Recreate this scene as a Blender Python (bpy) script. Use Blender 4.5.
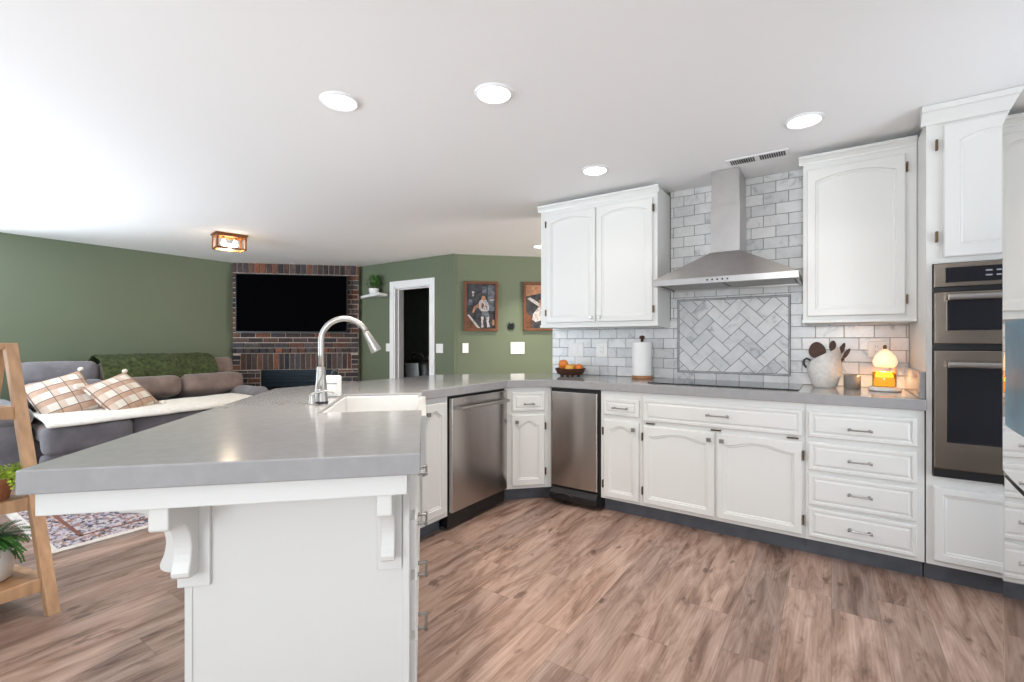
import bpy, bmesh, math, random
from mathutils import Vector, Matrix, noise
R = math.radians
rnd = random.Random(7)
for o in list(bpy.data.objects): bpy.data.objects.remove(o)
sc = bpy.context.scene
COL = sc.collection

# ------------------------------------------------------------------ camera
cd = bpy.data.cameras.new('camera'); cam = bpy.data.objects.new('camera', cd); COL.objects.link(cam)
cd.sensor_width = 36; cd.lens = 468/1024*36; cd.clip_start = .02; cd.clip_end = 100
YAW = 34.3
cam.location = (0, 0, 1.204); cam.rotation_euler = (R(90), 0, R(YAW)); sc.camera = cam

# ------------------------------------------------------------------ world, daylight, exposure
w = bpy.data.worlds.new('world'); sc.world = w; w.use_nodes = True
bg = w.node_tree.nodes['Background']; bg.inputs[0].default_value = (.72, .86, 1, 1); bg.inputs[1].default_value = .7
sc.view_settings.view_transform = 'Standard'; sc.view_settings.look = 'None'
sc.view_settings.gamma = 1; sc.view_settings.use_curve_mapping = False
sc.view_settings.exposure = 0.4
sc.cycles.use_denoising = True
sc.cycles.max_bounces = 14; sc.cycles.diffuse_bounces = 10

def area(name, loc, rot, sx, sy, power, col, spread=180):
    l = bpy.data.lights.new(name, 'AREA'); l.shape = 'RECTANGLE'; l.size = sx; l.size_y = sy; l.spread = R(spread)
    l.energy = power; l.color = col
    o = bpy.data.objects.new(name, l); COL.objects.link(o); o.location = loc; o.rotation_euler = rot
    return o
CEIL = 2.36
YF = -2.6          # inner face of the wall behind the camera
XL, XR, YB, YK = -7.3, 1.25, 4.68, 3.70
# daylight through the three openings of the wall behind the camera and those on the right; left and hall lamps are added ceiling fill
area('daylight_living', (-5.4, YF-.1, 1.25), (R(128), 0, 0), 2.5, 1.9, 132, (.80, .91, 1), 110)
area('daylight_dining', (-2.0, YF-.1, 1.25), (R(138), 0, 0), 2.5, 1.9, 24, (.88, .95, 1), 90)
area('daylight_kitchen', (.2, YF-.1, 1.5), (R(92), 0, 0), 1.4, 1.3, 38, (.95, .98, 1), 120)
area('ceiling_fill_left', (XL-.1, -.25, 1.35), (R(130), 0, R(-90)), 1.9, 1.7, 66, (.80, .91, 1), 110)  # unseen window light, added to brighten the living-room ceiling
area('ceiling_fill_hall', (XR+.05, 5.6, 1.35), (R(112), 0, R(90)), 2.4, 1.7, 66, (1, .94, .86), 110)  # added fill from the unseen hall, lifts the far ceiling
area('daylight_side', (XR+.05, -1.1, 1.25), (R(100), 0, R(90)), 1.6, 1.7, 15, (.86, .94, 1), 140)
area('daylight_gap', (XR+.05, 2.45, 1.15), (R(95), 0, R(90)), .8, 1.7, 9, (.90, .94, 1), 150)

# ------------------------------------------------------------------ helpers
class MB:
    def __init__(s): s.bm = bmesh.new(); s.mi = 0
    def _f(s, vs):
        try:
            f = s.bm.faces.new(vs); f.material_index = s.mi; return f
        except ValueError: return None
    def verts(s, pts): return [s.bm.verts.new(p) for p in pts]
    def box(s, x0, x1, y0, y1, z0, z1, M=None):
        p = [Vector((x, y, z)) for z in (z0, z1) for x, y in ((x0, y0), (x1, y0), (x1, y1), (x0, y1))]
        if M: p = [M @ q for q in p]
        v = s.verts(p)
        for q in ((3, 2, 1, 0), (4, 5, 6, 7), (0, 1, 5, 4), (1, 2, 6, 5), (2, 3, 7, 6), (3, 0, 4, 7)): s._f([v[i] for i in q])
        return s
    def hexa(s, bot, top):
        v = s.verts(list(bot)+list(top))
        for q in ((3, 2, 1, 0), (4, 5, 6, 7), (0, 1, 5, 4), (1, 2, 6, 5), (2, 3, 7, 6), (3, 0, 4, 7)): s._f([v[i] for i in q])
        return s
    def prism(s, poly, a0, a1, axis='z', M=None):
        def P(p, a): q = {'z': (p[0], p[1], a), 'y': (p[0], a, p[1]), 'x': (a, p[0], p[1])}[axis]; q = Vector(q); return M @ q if M else q
        A = s.verts([P(p, a0) for p in poly]); B = s.verts([P(p, a1) for p in poly]); n = len(poly)
        s._f(A[::-1]); s._f(B)
        for i in range(n): s._f([A[i], A[(i+1) % n], B[(i+1) % n], B[i]])
        return s
    def lathe(s, prof, c=(0, 0, 0), seg=32, M=None):
        rings = []
        for r, z in prof:
            if r < 1e-6: pts = [Vector((c[0], c[1], c[2]+z))]
            else: pts = [Vector((c[0]+r*math.cos(2*math.pi*i/seg), c[1]+r*math.sin(2*math.pi*i/seg), c[2]+z)) for i in range(seg)]
            if M: pts = [M @ p for p in pts]
            rings.append(s.verts(pts))
        for a, b in zip(rings, rings[1:]):
            for i in range(seg):
                j = (i+1) % seg
                if len(a) == 1 and len(b) == 1: break
                if len(a) == 1: s._f([a[0], b[j], b[i]])
                elif len(b) == 1: s._f([a[i], a[j], b[0]])
                else: s._f([a[i], a[j], b[j], b[i]])
        return s
    def tube(s, pts, r, seg=12, cap=True):
        pts = [Vector(p) for p in pts]; n = len(pts)
        rs = r if isinstance(r, (list, tuple)) else [r]*n
        rings = []; up = None
        for i, p in enumerate(pts):
            t = (pts[min(i+1, n-1)]-pts[max(i-1, 0)]).normalized()
            if up is None: up = Vector((0, 0, 1)) if abs(t.z) < .9 else Vector((1, 0, 0))
            a = t.cross(up).normalized(); b = a.cross(t).normalized(); up = b
            rings.append(s.verts([p+rs[i]*(math.cos(2*math.pi*k/seg)*a+math.sin(2*math.pi*k/seg)*b) for k in range(seg)]))
        for a, b in zip(rings, rings[1:]):
            for i in range(seg): s._f([a[i], a[(i+1) % seg], b[(i+1) % seg], b[i]])
        if cap: s._f(rings[0][::-1]); s._f(rings[-1])
        return s
    def layers(s, lay):
        V = [s.verts(l) for l in lay]; n = len(lay[0])
        for a, b in zip(V, V[1:]):
            for i in range(n): s._f([a[i], a[(i+1) % n], b[(i+1) % n], b[i]])
        s._f(V[0][::-1]); s._f(V[-1]); return s
    def rbox(s, c, h, r, n=8, puff=0, M=None, wob=0, seed=0):
        """rounded box of half sizes h; puff bulges its +z face"""
        h = Vector(h); c = Vector(c); cache = {}
        def P(u):
            key = tuple(round(x, 5) for x in u)
            if key in cache: return cache[key]
            q = Vector((u[0]*h.x, u[1]*h.y, u[2]*h.z))
            k = Vector(tuple(max(-(h[i]-r), min(h[i]-r, q[i])) for i in range(3)))
            d = q-k; p = k+(d.normalized()*r if d.length > 1e-9 else d)
            if puff: p += Vector((0, 0, puff*(1-u[0]**2)*(1-u[1]**2)*(1 if u[2] > 0 else 0)*max(0, u[2])))
            if wob:
                nv = noise.noise_vector((p+c)*5+Vector((seed, seed*2, 0))); p += Vector(nv)*wob
            p = p+c
            if M: p = M @ p
            cache[key] = s.bm.verts.new(p); return cache[key]
        def g(i): 
            t = -1+2*i/n; return math.copysign(abs(t)**.75, t)
        for ax in range(3):
            for sg in (-1, 1):
                for i in range(n):
                    for j in range(n):
                        quad = []
                        for a, b in ((i, j), (i+1, j), (i+1, j+1), (i, j+1)):
                            u = [0, 0, 0]; u[ax] = sg; u[(ax+1) % 3] = g(a); u[(ax+2) % 3] = g(b); quad.append(P(u))
                        s._f(quad if sg > 0 else quad[::-1])
        return s
    def obj(s, name, mat, parent=None, smooth=False, bev=0, seg=2):
        bmesh.ops.recalc_face_normals(s.bm, faces=s.bm.faces[:])
        me = bpy.data.meshes.new(name); s.bm.to_mesh(me); s.bm.free()
        for m in (mat if isinstance(mat, (list, tuple)) else [mat]): me.materials.append(m)
        o = bpy.data.objects.new(name, me); COL.objects.link(o)
        if smooth:
            for p in me.polygons: p.use_smooth = True
            if smooth is not True:
                try: me.set_sharp_from_angle(angle=R(smooth))
                except Exception: pass
        if bev:
            b = o.modifiers.new('bevel', 'BEVEL'); b.width = bev; b.segments = seg; b.limit_method = 'ANGLE'; b.angle_limit = R(40)
        if parent: o.parent = parent
        return o
def tag(o, label=None, cat=None, group=None, kind=None):
    if label: o['label'] = label
    if cat: o['category'] = cat
    if group: o['group'] = group
    if kind: o['kind'] = kind
    return o
def thing(name, label, cat, loc=(0, 0, 0), rz=0, group=None):
    o = bpy.data.objects.new(name, None); COL.objects.link(o); o.empty_display_size = .1
    o.location = loc; o.rotation_euler = (0, 0, R(rz)); return tag(o, label, cat, group)
def struct(name, mb, mat, **k): return tag(mb.obj(name, mat, **k), kind='structure')
def dup(root, loc, rz, label, group=None):
    r = root.copy(); COL.objects.link(r); r.location = loc; r.rotation_euler = (0, 0, R(rz)); r['label'] = label
    if group: r['group'] = group
    for ch in list(root.children):
        c = ch.copy(); COL.objects.link(c); c.parent = r
        for g in ch.children:
            d = g.copy(); COL.objects.link(d); d.parent = c
    return r

# ------------------------------------------------------------------ materials
def mat(name, col, rough=.5, metal=0, var=0, vscale=6, bump=0, bscale=60, emit=None, estr=0, trans=0, ior=1.45, coat=0, stretch=None, sub=0, sheen=0):
    m = bpy.data.materials.new(name); m.use_nodes = True; nt = m.node_tree; b = nt.nodes['Principled BSDF']
    b.inputs['Base Color'].default_value = (*col, 1); b.inputs['Roughness'].default_value = rough; b.inputs['Metallic'].default_value = metal
    b.inputs['IOR'].default_value = ior
    if trans: b.inputs['Transmission Weight'].default_value = trans
    if coat: b.inputs['Coat Weight'].default_value = coat; b.inputs['Coat Roughness'].default_value = .08
    if sub: b.inputs['Subsurface Weight'].default_value = sub; b.inputs['Subsurface Radius'].default_value = (.02, .012, .006)
    if sheen: b.inputs['Sheen Weight'].default_value = sheen; b.inputs['Sheen Roughness'].default_value = .5
    if emit: b.inputs['Emission Color'].default_value = (*emit, 1); b.inputs['Emission Strength'].default_value = estr
    if var or bump:
        tc = nt.nodes.new('ShaderNodeTexCoord'); mp = nt.nodes.new('ShaderNodeMapping'); nt.links.new(tc.outputs['Object'], mp.inputs[0])
        if stretch: mp.inputs['Scale'].default_value = stretch
        if var:
            n = nt.nodes.new('ShaderNodeTexNoise'); n.inputs['Scale'].default_value = vscale; n.inputs['Detail'].default_value = 5
            nt.links.new(mp.outputs[0], n.inputs['Vector'])
            r = nt.nodes.new('ShaderNodeValToRGB'); r.color_ramp.elements[0].position = .3; r.color_ramp.elements[1].position = .7
            r.color_ramp.elements[0].color = (*[c*(1-var) for c in col], 1); r.color_ramp.elements[1].color = (*[min(1, c*(1+var)) for c in col], 1)
            nt.links.new(n.outputs['Fac'], r.inputs[0]); nt.links.new(r.outputs[0], b.inputs['Base Color'])
        if bump:
            n2 = nt.nodes.new('ShaderNodeTexNoise'); n2.inputs['Scale'].default_value = bscale; n2.inputs['Detail'].default_value = 3
            nt.links.new(mp.outputs[0], n2.inputs['Vector'])
            bp = nt.nodes.new('ShaderNodeBump'); bp.inputs['Strength'].default_value = bump; bp.inputs['Distance'].default_value = .01
            nt.links.new(n2.outputs['Fac'], bp.inputs['Height']); nt.links.new(bp.outputs[0], b.inputs['Normal'])
    return m
def nodes(m): return m.node_tree, m.node_tree.nodes, m.node_tree.links, m.node_tree.nodes['Principled BSDF']
def ramp(N, stops):
    r = N.new('ShaderNodeValToRGB'); e = r.color_ramp.elements
    while len(e) < len(stops): e.new(.5)
    for k, (p, c) in enumerate(stops): e[k].position = p; e[k].color = (*c, 1)
    return r
def mathn(N, L, op, a, b=None):
    n = N.new('ShaderNodeMath'); n.operation = op
    for i, v in enumerate((a, b)):
        if v is None: continue
        if isinstance(v, (int, float)): n.inputs[i].default_value = v
        else: L.new(v, n.inputs[i])
    return n.outputs[0]
def mixc(N, L, fac, a, b, mode='MIX'):
    n = N.new('ShaderNodeMix'); n.data_type = 'RGBA'; n.blend_type = mode
    for s, v in ((n.inputs[0], fac), (n.inputs[6], a), (n.inputs[7], b)):
        if isinstance(v, (int, float)): s.default_value = v
        elif isinstance(v, tuple): s.default_value = (*v, 1)
        else: L.new(v, s)
    return n.outputs[2]

M = {}
M['cab'] = mat('cabinet_white_paint', (.695, .692, .670), .32, bump=.02, bscale=40)
M['ceil'] = mat('ceiling_white_paint', (.92, .92, .92), .8, bump=.05, bscale=120)
M['white'] = mat('white_trim_paint', (.82, .82, .82), .4)
M['wallw'] = mat('off_white_wall_paint', (.74, .74, .72), .75)
M['green'] = mat('sage_green_wall_paint', (.130, .156, .100), .62, var=.03, vscale=2, bump=.04, bscale=150)
M['quartz'] = mat('grey_quartz', (.325, .318, .320), .13, var=.05, vscale=25)
M['toe'] = mat('charcoal_vinyl_toe', (.085, .09, .105), .5, var=.2, vscale=8)
M['steel'] = mat('brushed_stainless', (.50, .465, .44), .20, 1, var=.06, vscale=14, stretch=(1, 1, .15))
def brushed(m, an, rot):
    nt, N, L, B = nodes(m); B.inputs['Anisotropic'].default_value = an; B.inputs['Anisotropic Rotation'].default_value = rot
    tg = N.new('ShaderNodeTangent'); tg.direction_type = 'RADIAL'; tg.axis = 'Z'; L.new(tg.outputs[0], B.inputs['Tangent'])
M['steelhood'] = mat('hood_stainless', (.52, .50, .49), .3, 1, var=.05, vscale=14)
M['steelovn'] = mat('oven_stainless', (.36, .30, .25), .22, 1, var=.08, vscale=14, stretch=(.2, .2, 1))
brushed(M['steel'], .95, .25); brushed(M['steelhood'], .6, .25)
M['fridge'] = mat('polished_stainless', (.70, .69, .68), .05, 1, var=.02, vscale=4)
M['nickel'] = mat('satin_nickel', (.44, .42, .395), .33, 1, var=.04, vscale=30)
M['pull'] = mat('pewter_pull', (.30, .29, .28), .35, 1, var=.05, vscale=30)
M['hinge'] = mat('aged_bronze_hinge', (.12, .08, .045), .4, .8, var=.15, vscale=60)
M['black'] = mat('black_plastic', (.012, .012, .013), .35, var=.1, vscale=20)
M['glassblk'] = mat('black_glass', (.012, .012, .016), .06, var=.1, vscale=3)
M['cooktop'] = mat('black_ceramic_cooktop', (.02, .02, .022), .04, var=.1, vscale=4)
M['tv'] = mat('matte_black_screen', (.0015, .0015, .002), .6, ior=1.03)
M['porc'] = mat('white_fireclay', (.66, .66, .65), .12, coat=.3, var=.01)
M['plate'] = mat('white_switch_plate', (.84, .83, .80), .35, var=.01)
M['oak'] = mat('natural_wood', (.50, .30, .17), .5, var=.22, vscale=5, stretch=(6, 6, .6), bump=.05, bscale=20)
M['oakd'] = mat('brown_wood_board', (.36, .19, .09), .45, var=.25, vscale=5, stretch=(1, 7, 7))
M['walnut'] = mat('dark_walnut', (.075, .027, .013), .55, var=.25, vscale=9, stretch=(1, 1, 6))
M['frame'] = mat('reddish_wood_frame', (.13, .048, .02), .45, var=.25, vscale=12)
M['sofa'] = mat('taupe_microsuede', (.185, .135, .118), .9, var=.25, vscale=7, bump=.15, bscale=25, sheen=.3)
M['sofag'] = mat('grey_taupe_microsuede', (.165, .155, .17), .9, var=.22, vscale=7, bump=.15, bscale=25, sheen=.3)
M['grnthrow'] = mat('olive_chenille', (.045, .06, .02), .95, var=.6, vscale=22, bump=.9, bscale=45)
M['whthrow'] = mat('white_fleece', (.80, .77, .72), .95, var=.06, vscale=30, bump=.5, bscale=80)
M['cream'] = mat('cream_tassel_yarn', (.78, .70, .62), .95, var=.1, vscale=60)
M['leaf'] = mat('green_leaf', (.06, .15, .03), .5, var=.5, vscale=18)
M['leafl'] = mat('lime_leaf', (.30, .42, .03), .5, var=.45, vscale=25)
M['fern'] = mat('fern_leaf', (.035, .13, .02), .5, var=.6, vscale=20)
M['pot'] = mat('white_glazed_pot', (.80, .81, .82), .3, var=.04)
M['terra'] = mat('terracotta', (.42, .16, .08), .7, var=.2)
M['soil'] = mat('potting_soil', (.03, .02, .015), .9, var=.4, vscale=60)
M['paper'] = mat('paper_towel', (.86, .85, .83), .9, bump=.2, bscale=120)
M['copper'] = mat('copper_wood', (.40, .19, .09), .35, .3, var=.2, vscale=15)
M['crock'] = mat('speckled_stoneware', (.72, .69, .65), .75, var=.10, vscale=45, bump=.15, bscale=60)
M['jar'] = mat('smoked_grey_glass', (.20, .18, .16), .12, var=.1, vscale=6)
M['wax'] = mat('amber_wax_added_glow', (.95, .55, .10), .35, sub=.3, emit=(1, .62, .16), estr=.8)  # emission puts the lamp's glow into the wax itself
M['amber'] = mat('amber_glass', (.95, .62, .15), .05, trans=.9)
M['dome'] = mat('glowing_frosted_dome', (.9, .75, .55), .5, emit=(1, .70, .40), estr=.55)
M['marble'] = mat('white_marble_base', (.78, .76, .73), .25, var=.1, vscale=15)
M['lens'] = mat('lit_downlight_lens', (1, 1, 1), .5, emit=(1, .97, .92), estr=9)
M['bulb'] = mat('lit_bulb', (1, .9, .7), .4, emit=(1, .80, .48), estr=14)
M['brass'] = mat('antique_copper_cage', (.22, .09, .035), .4, .7, var=.2, vscale=40)
M['pane'] = mat('clear_glass', (1, 1, 1), .02, trans=1, ior=1.1)
M['blue'] = mat('dispenser_panel_blue_reflection', (.10, .20, .27), .3, var=.35, vscale=6, ior=1.2)  # dispenser panel with a window reflection painted in as blue
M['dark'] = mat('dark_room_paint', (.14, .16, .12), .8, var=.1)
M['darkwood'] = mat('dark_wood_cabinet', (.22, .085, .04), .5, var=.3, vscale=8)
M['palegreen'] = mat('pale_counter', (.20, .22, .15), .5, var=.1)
M['greycloth'] = mat('grey_cloth', (.30, .33, .33), .9, var=.2, vscale=30)
M['insert'] = mat('blue_black_cast_metal', (.012, .022, .032), .35, .4, var=.2, vscale=10)
M['mortar'] = mat('pale_mortar', (.50, .42, .36), .9, var=.2, vscale=40)
M['grout'] = mat('grey_grout', (.17, .165, .16), .85, var=.1, vscale=40)
M['orange'] = mat('peach_orange_fruit', (.72, .20, .03), .45, var=.25, vscale=14)
M['yellow'] = mat('golden_fruit', (.80, .42, .08), .45, var=.2, vscale=14)
M['printbg'] = mat('dark_print', (.03, .03, .035), .4, var=.8, vscale=14)
M['printwh'] = mat('pale_print', (.40, .36, .35), .4, var=.5, vscale=40)
M['printbr'] = mat('brown_print', (.12, .045, .022), .4, var=.5, vscale=20)
M['printpk'] = mat('peach_print', (.33, .16, .09), .4, var=.4, vscale=20)
M['printgy'] = mat('slate_print', (.10, .11, .13), .4, var=.6, vscale=30)

def floor_mat():
    m = mat('wood_plank_floor', (.3, .2, .15), .38); nt, N, L, B = nodes(m)
    tc = N.new('ShaderNodeTexCoord'); sp = N.new('ShaderNodeSeparateXYZ'); L.new(tc.outputs['Object'], sp.inputs[0])
    PW, PL = .178, 1.22
    row = mathn(N, L, 'DIVIDE', sp.outputs[0], PW); rf = mathn(N, L, 'FLOOR', row)
    wn = N.new('ShaderNodeTexWhiteNoise'); wn.noise_dimensions = '1D'; L.new(rf, wn.inputs['W'])
    pos = mathn(N, L, 'ADD', mathn(N, L, 'DIVIDE', sp.outputs[1], PL), mathn(N, L, 'MULTIPLY', wn.outputs['Value'], 5.0)); pf_ = mathn(N, L, 'FLOOR', pos)
    cid = N.new('ShaderNodeCombineXYZ'); L.new(rf, cid.inputs[0]); L.new(pf_, cid.inputs[1])
    w2 = N.new('ShaderNodeTexWhiteNoise'); w2.noise_dimensions = '2D'; L.new(cid.outputs[0], w2.inputs['Vector'])
    def edge(u, wd, size):
        f_ = mathn(N, L, 'FRACT', u); d_ = mathn(N, L, 'MINIMUM', f_, mathn(N, L, 'SUBTRACT', 1.0, f_)); return mathn(N, L, 'LESS_THAN', d_, wd/size/2)
    seam = mathn(N, L, 'MAXIMUM', edge(row, .0022, PW), edge(pos, .0022, PL))
    # each plank gets its own piece of the grain
    sh = N.new('ShaderNodeVectorMath'); sh.operation = 'MULTIPLY_ADD'; L.new(w2.outputs['Color'], sh.inputs[0]); sh.inputs[1].default_value = (7, 3, 0); 
    mp = N.new('ShaderNodeMapping'); L.new(tc.outputs['Object'], mp.inputs[0]); mp.inputs['Scale'].default_value = (9, 1.3, 1); L.new(mp.outputs[0], sh.inputs[2])
    n1 = N.new('ShaderNodeTexNoise'); n1.inputs['Scale'].default_value = 1.7; n1.inputs['Detail'].default_value = 9; n1.inputs['Roughness'].default_value = .66; n1.inputs['Distortion'].default_value = .9; L.new(sh.outputs[0], n1.inputs['Vector'])
    r1 = ramp(N, [(.30, (.115, .068, .050)), (.42, (.25, .160, .122)), (.53, (.355, .246, .198)), (.72, (.48, .355, .298))]); L.new(n1.outputs['Fac'], r1.inputs[0])
    # fine growth-ring lines, wavering along the plank
    ex = N.new('ShaderNodeVectorMath'); ex.operation = 'MULTIPLY'; L.new(sh.outputs[0], ex.inputs[0]); ex.inputs[1].default_value = (1, .55, 1)
    wv = N.new('ShaderNodeTexWave'); wv.wave_type = 'BANDS'; wv.bands_direction = 'X'; wv.inputs['Scale'].default_value = 2.6; wv.inputs['Distortion'].default_value = 7; wv.inputs['Detail'].default_value = 3; wv.inputs['Detail Scale'].default_value = 1.0; L.new(ex.outputs[0], wv.inputs['Vector'])
    wr = ramp(N, [(.0, (.80, .77, .75)), (.45, (1, 1, 1)), (1, (1.05, 1.05, 1.05))]); L.new(wv.outputs['Fac'], wr.inputs[0])
    mp3 = N.new('ShaderNodeMapping'); L.new(tc.outputs['Object'], mp3.inputs[0]); mp3.inputs['Scale'].default_value = (140, 5, 1)
    n3 = N.new('ShaderNodeTexNoise'); n3.inputs['Scale'].default_value = 1.0; n3.inputs['Detail'].default_value = 4; L.new(mp3.outputs[0], n3.inputs['Vector'])
    fr_ = ramp(N, [(.32, (.91, .905, .90)), (.6, (1.03, 1.03, 1.03))]); L.new(n3.outputs['Fac'], fr_.inputs[0])
    base = mixc(N, L, 1.0, mixc(N, L, .45, r1.outputs[0], wr.outputs[0], 'MULTIPLY'), fr_.outputs[0], 'MULTIPLY')
    # knots
    mp2 = N.new('ShaderNodeMapping'); L.new(tc.outputs['Object'], mp2.inputs[0]); mp2.inputs['Scale'].default_value = (5.2, 2.4, 1)
    n2 = N.new('ShaderNodeTexNoise'); n2.inputs['Scale'].default_value = 2.3; n2.inputs['Detail'].default_value = 3; L.new(mp2.outputs[0], n2.inputs['Vector'])
    kr = ramp(N, [(.645, (1, 1, 1)), (.71, (.36, .31, .29))]); L.new(n2.outputs['Fac'], kr.inputs[0])
    c = mixc(N, L, .8, base, kr.outputs[0], 'MULTIPLY')
    tone = ramp(N, [(0, (.80, .80, .82)), (1, (1.16, 1.13, 1.10))]); L.new(w2.outputs['Value'], tone.inputs[0])
    c = mixc(N, L, 1.0, c, tone.outputs[0], 'MULTIPLY')
    c = mixc(N, L, mathn(N, L, 'MULTIPLY', seam, .5), c, (.09, .06, .045))
    L.new(c, B.inputs['Base Color'])
    bp = N.new('ShaderNodeBump'); bp.inputs['Strength'].default_value = .12; bp.inputs['Distance'].default_value = .004; L.new(n1.outputs['Fac'], bp.inputs['Height']); L.new(bp.outputs[0], B.inputs['Normal'])
    return m
M['floor'] = floor_mat()

def island_mat(name, stops, rough, vein=None, scale=18, vstretch=(1, 1, 1), bump=.1):
    m = mat(name, (.5, .5, .5), rough); nt, N, L, B = nodes(m)
    g = N.new('ShaderNodeNewGeometry'); r = ramp(N, stops); L.new(g.outputs['Random Per Island'], r.inputs[0])
    tc = N.new('ShaderNodeTexCoord'); mp = N.new('ShaderNodeMapping'); L.new(tc.outputs['Object'], mp.inputs[0]); mp.inputs['Scale'].default_value = vstretch
    cb = N.new('ShaderNodeCombineXYZ'); L.new(mathn(N, L, 'MULTIPLY', g.outputs['Random Per Island'], 37.0), cb.inputs[0]); L.new(mathn(N, L, 'MULTIPLY', g.outputs['Random Per Island'], 91.0), cb.inputs[2])
    va = N.new('ShaderNodeVectorMath'); L.new(mp.outputs[0], va.inputs[0]); L.new(cb.outputs[0], va.inputs[1])
    n = N.new('ShaderNodeTexNoise'); n.inputs['Scale'].default_value = scale; n.inputs['Detail'].default_value = 6; n.inputs['Roughness'].default_value = .6; n.inputs['Distortion'].default_value = 1.2; L.new(va.outputs[0], n.inputs['Vector'])
    vr = ramp(N, vein); L.new(n.outputs['Fac'], vr.inputs[0])
    L.new(mixc(N, L, 1.0, r.outputs[0], vr.outputs[0], 'MULTIPLY'), B.inputs['Base Color'])
    if bump:
        bp = N.new('ShaderNodeBump'); bp.inputs['Strength'].default_value = bump; bp.inputs['Distance'].default_value = .004; L.new(n.outputs['Fac'], bp.inputs['Height']); L.new(bp.outputs[0], B.inputs['Normal'])
    return m
M['tile'] = island_mat('marble_tile', [(0, (.62, .625, .63)), (.5, (.70, .70, .695)), (1, (.76, .755, .745))], .22, [(.30, (.62, .63, .65)), (.42, (.93, .93, .93)), (.6, (1.02, 1.02, 1.02))], 9, bump=0)
M['brick'] = island_mat('mixed_old_brick', [(0, (.022, .022, .028)), (.3, (.055, .037, .033)), (.5, (.05, .052, .062)), (.68, (.10, .038, .022)), (.82, (.075, .066, .064)), (1, (.19, .065, .032))], .85, [(.3, (.55, .55, .55)), (.7, (1.35, 1.3, 1.3))], 22, bump=.5)

def plaid_mat():
    m = mat('cream_plaid_fabric', (.7, .6, .5), .95); nt, N, L, B = nodes(m)
    tc = N.new('ShaderNodeTexCoord'); sp = N.new('ShaderNodeSeparateXYZ'); L.new(tc.outputs['Object'], sp.inputs[0])
    def bands(ch, period, ph):
        u = mathn(N, L, 'FRACT', mathn(N, L, 'ADD', mathn(N, L, 'DIVIDE', sp.outputs[ch], period), ph))
        r = ramp(N, [(0, (0, 0, 0)), (.44, (0, 0, 0)), (.46, (1, 1, 1)), (.86, (1, 1, 1)), (.88, (0, 0, 0))]); L.new(u, r.inputs[0])
        l = ramp(N, [(0, (0, 0, 0)), (.42, (0, 0, 0)), (.44, (1, 1, 1)), (.475, (1, 1, 1)), (.495, (0, 0, 0))]); L.new(u, l.inputs[0])
        return r.outputs[0], l.outputs[0]
    a, la = bands(0, .13, .3); b, lb = bands(1, .13, .1)
    c = mixc(N, L, a, (.74, .69, .62), (.50, .33, .24)); c = mixc(N, L, mathn(N, L, 'MULTIPLY', b, .55), c, (.56, .38, .28))
    c = mixc(N, L, la, c, (.16, .10, .08)); c = mixc(N, L, lb, c, (.22, .14, .11))
    L.new(c, B.inputs['Base Color']); return m
M['plaid'] = plaid_mat()
def rug_mat():
    m = mat('multicolour_rug_pile', (.6, .5, .5), .95); nt, N, L, B = nodes(m)
    tc = N.new('ShaderNodeTexCoord'); mp = N.new('ShaderNodeMapping'); L.new(tc.outputs['Object'], mp.inputs[0]); mp.inputs['Rotation'].default_value = (0, 0, .5); mp.inputs['Scale'].default_value = (1, 1.6, 1)
    def sp(scale, off, lo, hi):
        n = N.new('ShaderNodeTexNoise'); n.inputs['Scale'].default_value = scale; n.inputs['Detail'].default_value = 2; n.noise_dimensions = '4D'; n.inputs['W'].default_value = off; L.new(mp.outputs[0], n.inputs['Vector'])
        r = ramp(N, [(lo, (0, 0, 0)), (hi, (1, 1, 1))]); L.new(n.outputs['Fac'], r.inputs[0]); return r.outputs[0]
    c = mixc(N, L, sp(19, 1, .50, .55), (.52, .46, .46), (.30, .17, .15)); c = mixc(N, L, sp(22, 4, .53, .58), c, (.15, .15, .20))
    c = mixc(N, L, sp(24, 8, .60, .64), c, (.36, .16, .07)); c = mixc(N, L, sp(17, 12, .56, .61), c, (.42, .36, .43)); c = mixc(N, L, sp(27, 16, .57, .61), c, (.045, .045, .06))
    L.new(c, B.inputs['Base Color']); return m
M['rug'] = rug_mat()
M['rugedge'] = mat('cream_rug_border', (.66, .60, .55), .95, var=.1, vscale=40)
M['rugred'] = mat('rust_rug_line', (.20, .075, .05), .95, var=.2, vscale=40)

# ------------------------------------------------------------------ room shell
# local frames: e1 runs along the peninsula's end edge, e2 along its length
S2 = math.sqrt(.5)
PA = Vector((-1.503, .239, 0))
def pen(u, v): return (PA.x+u*S2-v*S2, PA.y+u*S2+v*S2)

struct('floor', MB().box(XL-.1, XR+.1, YF-.1, 8.2, -.08, 0), M['floor'])
struct('ceiling', MB().box(XL-.1, XR+.1, YF-.1, 8.2, CEIL, CEIL+.08), M['ceil'])
LW = (-1.25, .75, .45, 2.25)
struct('wall_left', MB().box(XL-.1, XL, YF-.1, LW[0], 0, CEIL).box(XL-.1, XL, LW[1], YB+.1, 0, CEIL).box(XL-.1, XL, LW[0], LW[1], 0, LW[2]).box(XL-.1, XL, LW[0], LW[1], LW[3], CEIL), M['green'])
t = MB(); d = .05; a, b, z0, z1 = LW
for y0_, y1_ in ((a, a+d), (b-d, b), ((a+b)/2-.03, (a+b)/2+.03)): t.box(XL-.09, XL-.02, y0_, y1_, z0, z1)
t.box(XL-.09, XL-.02, a, b, z0, z0+d).box(XL-.09, XL-.02, a, b, z1-d, z1)
struct('window_4', t, M['white'])  # frame of the unseen window added for the left fill lamp
DX0, DX1, DZ = -5.27, -4.545, 1.985
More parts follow.
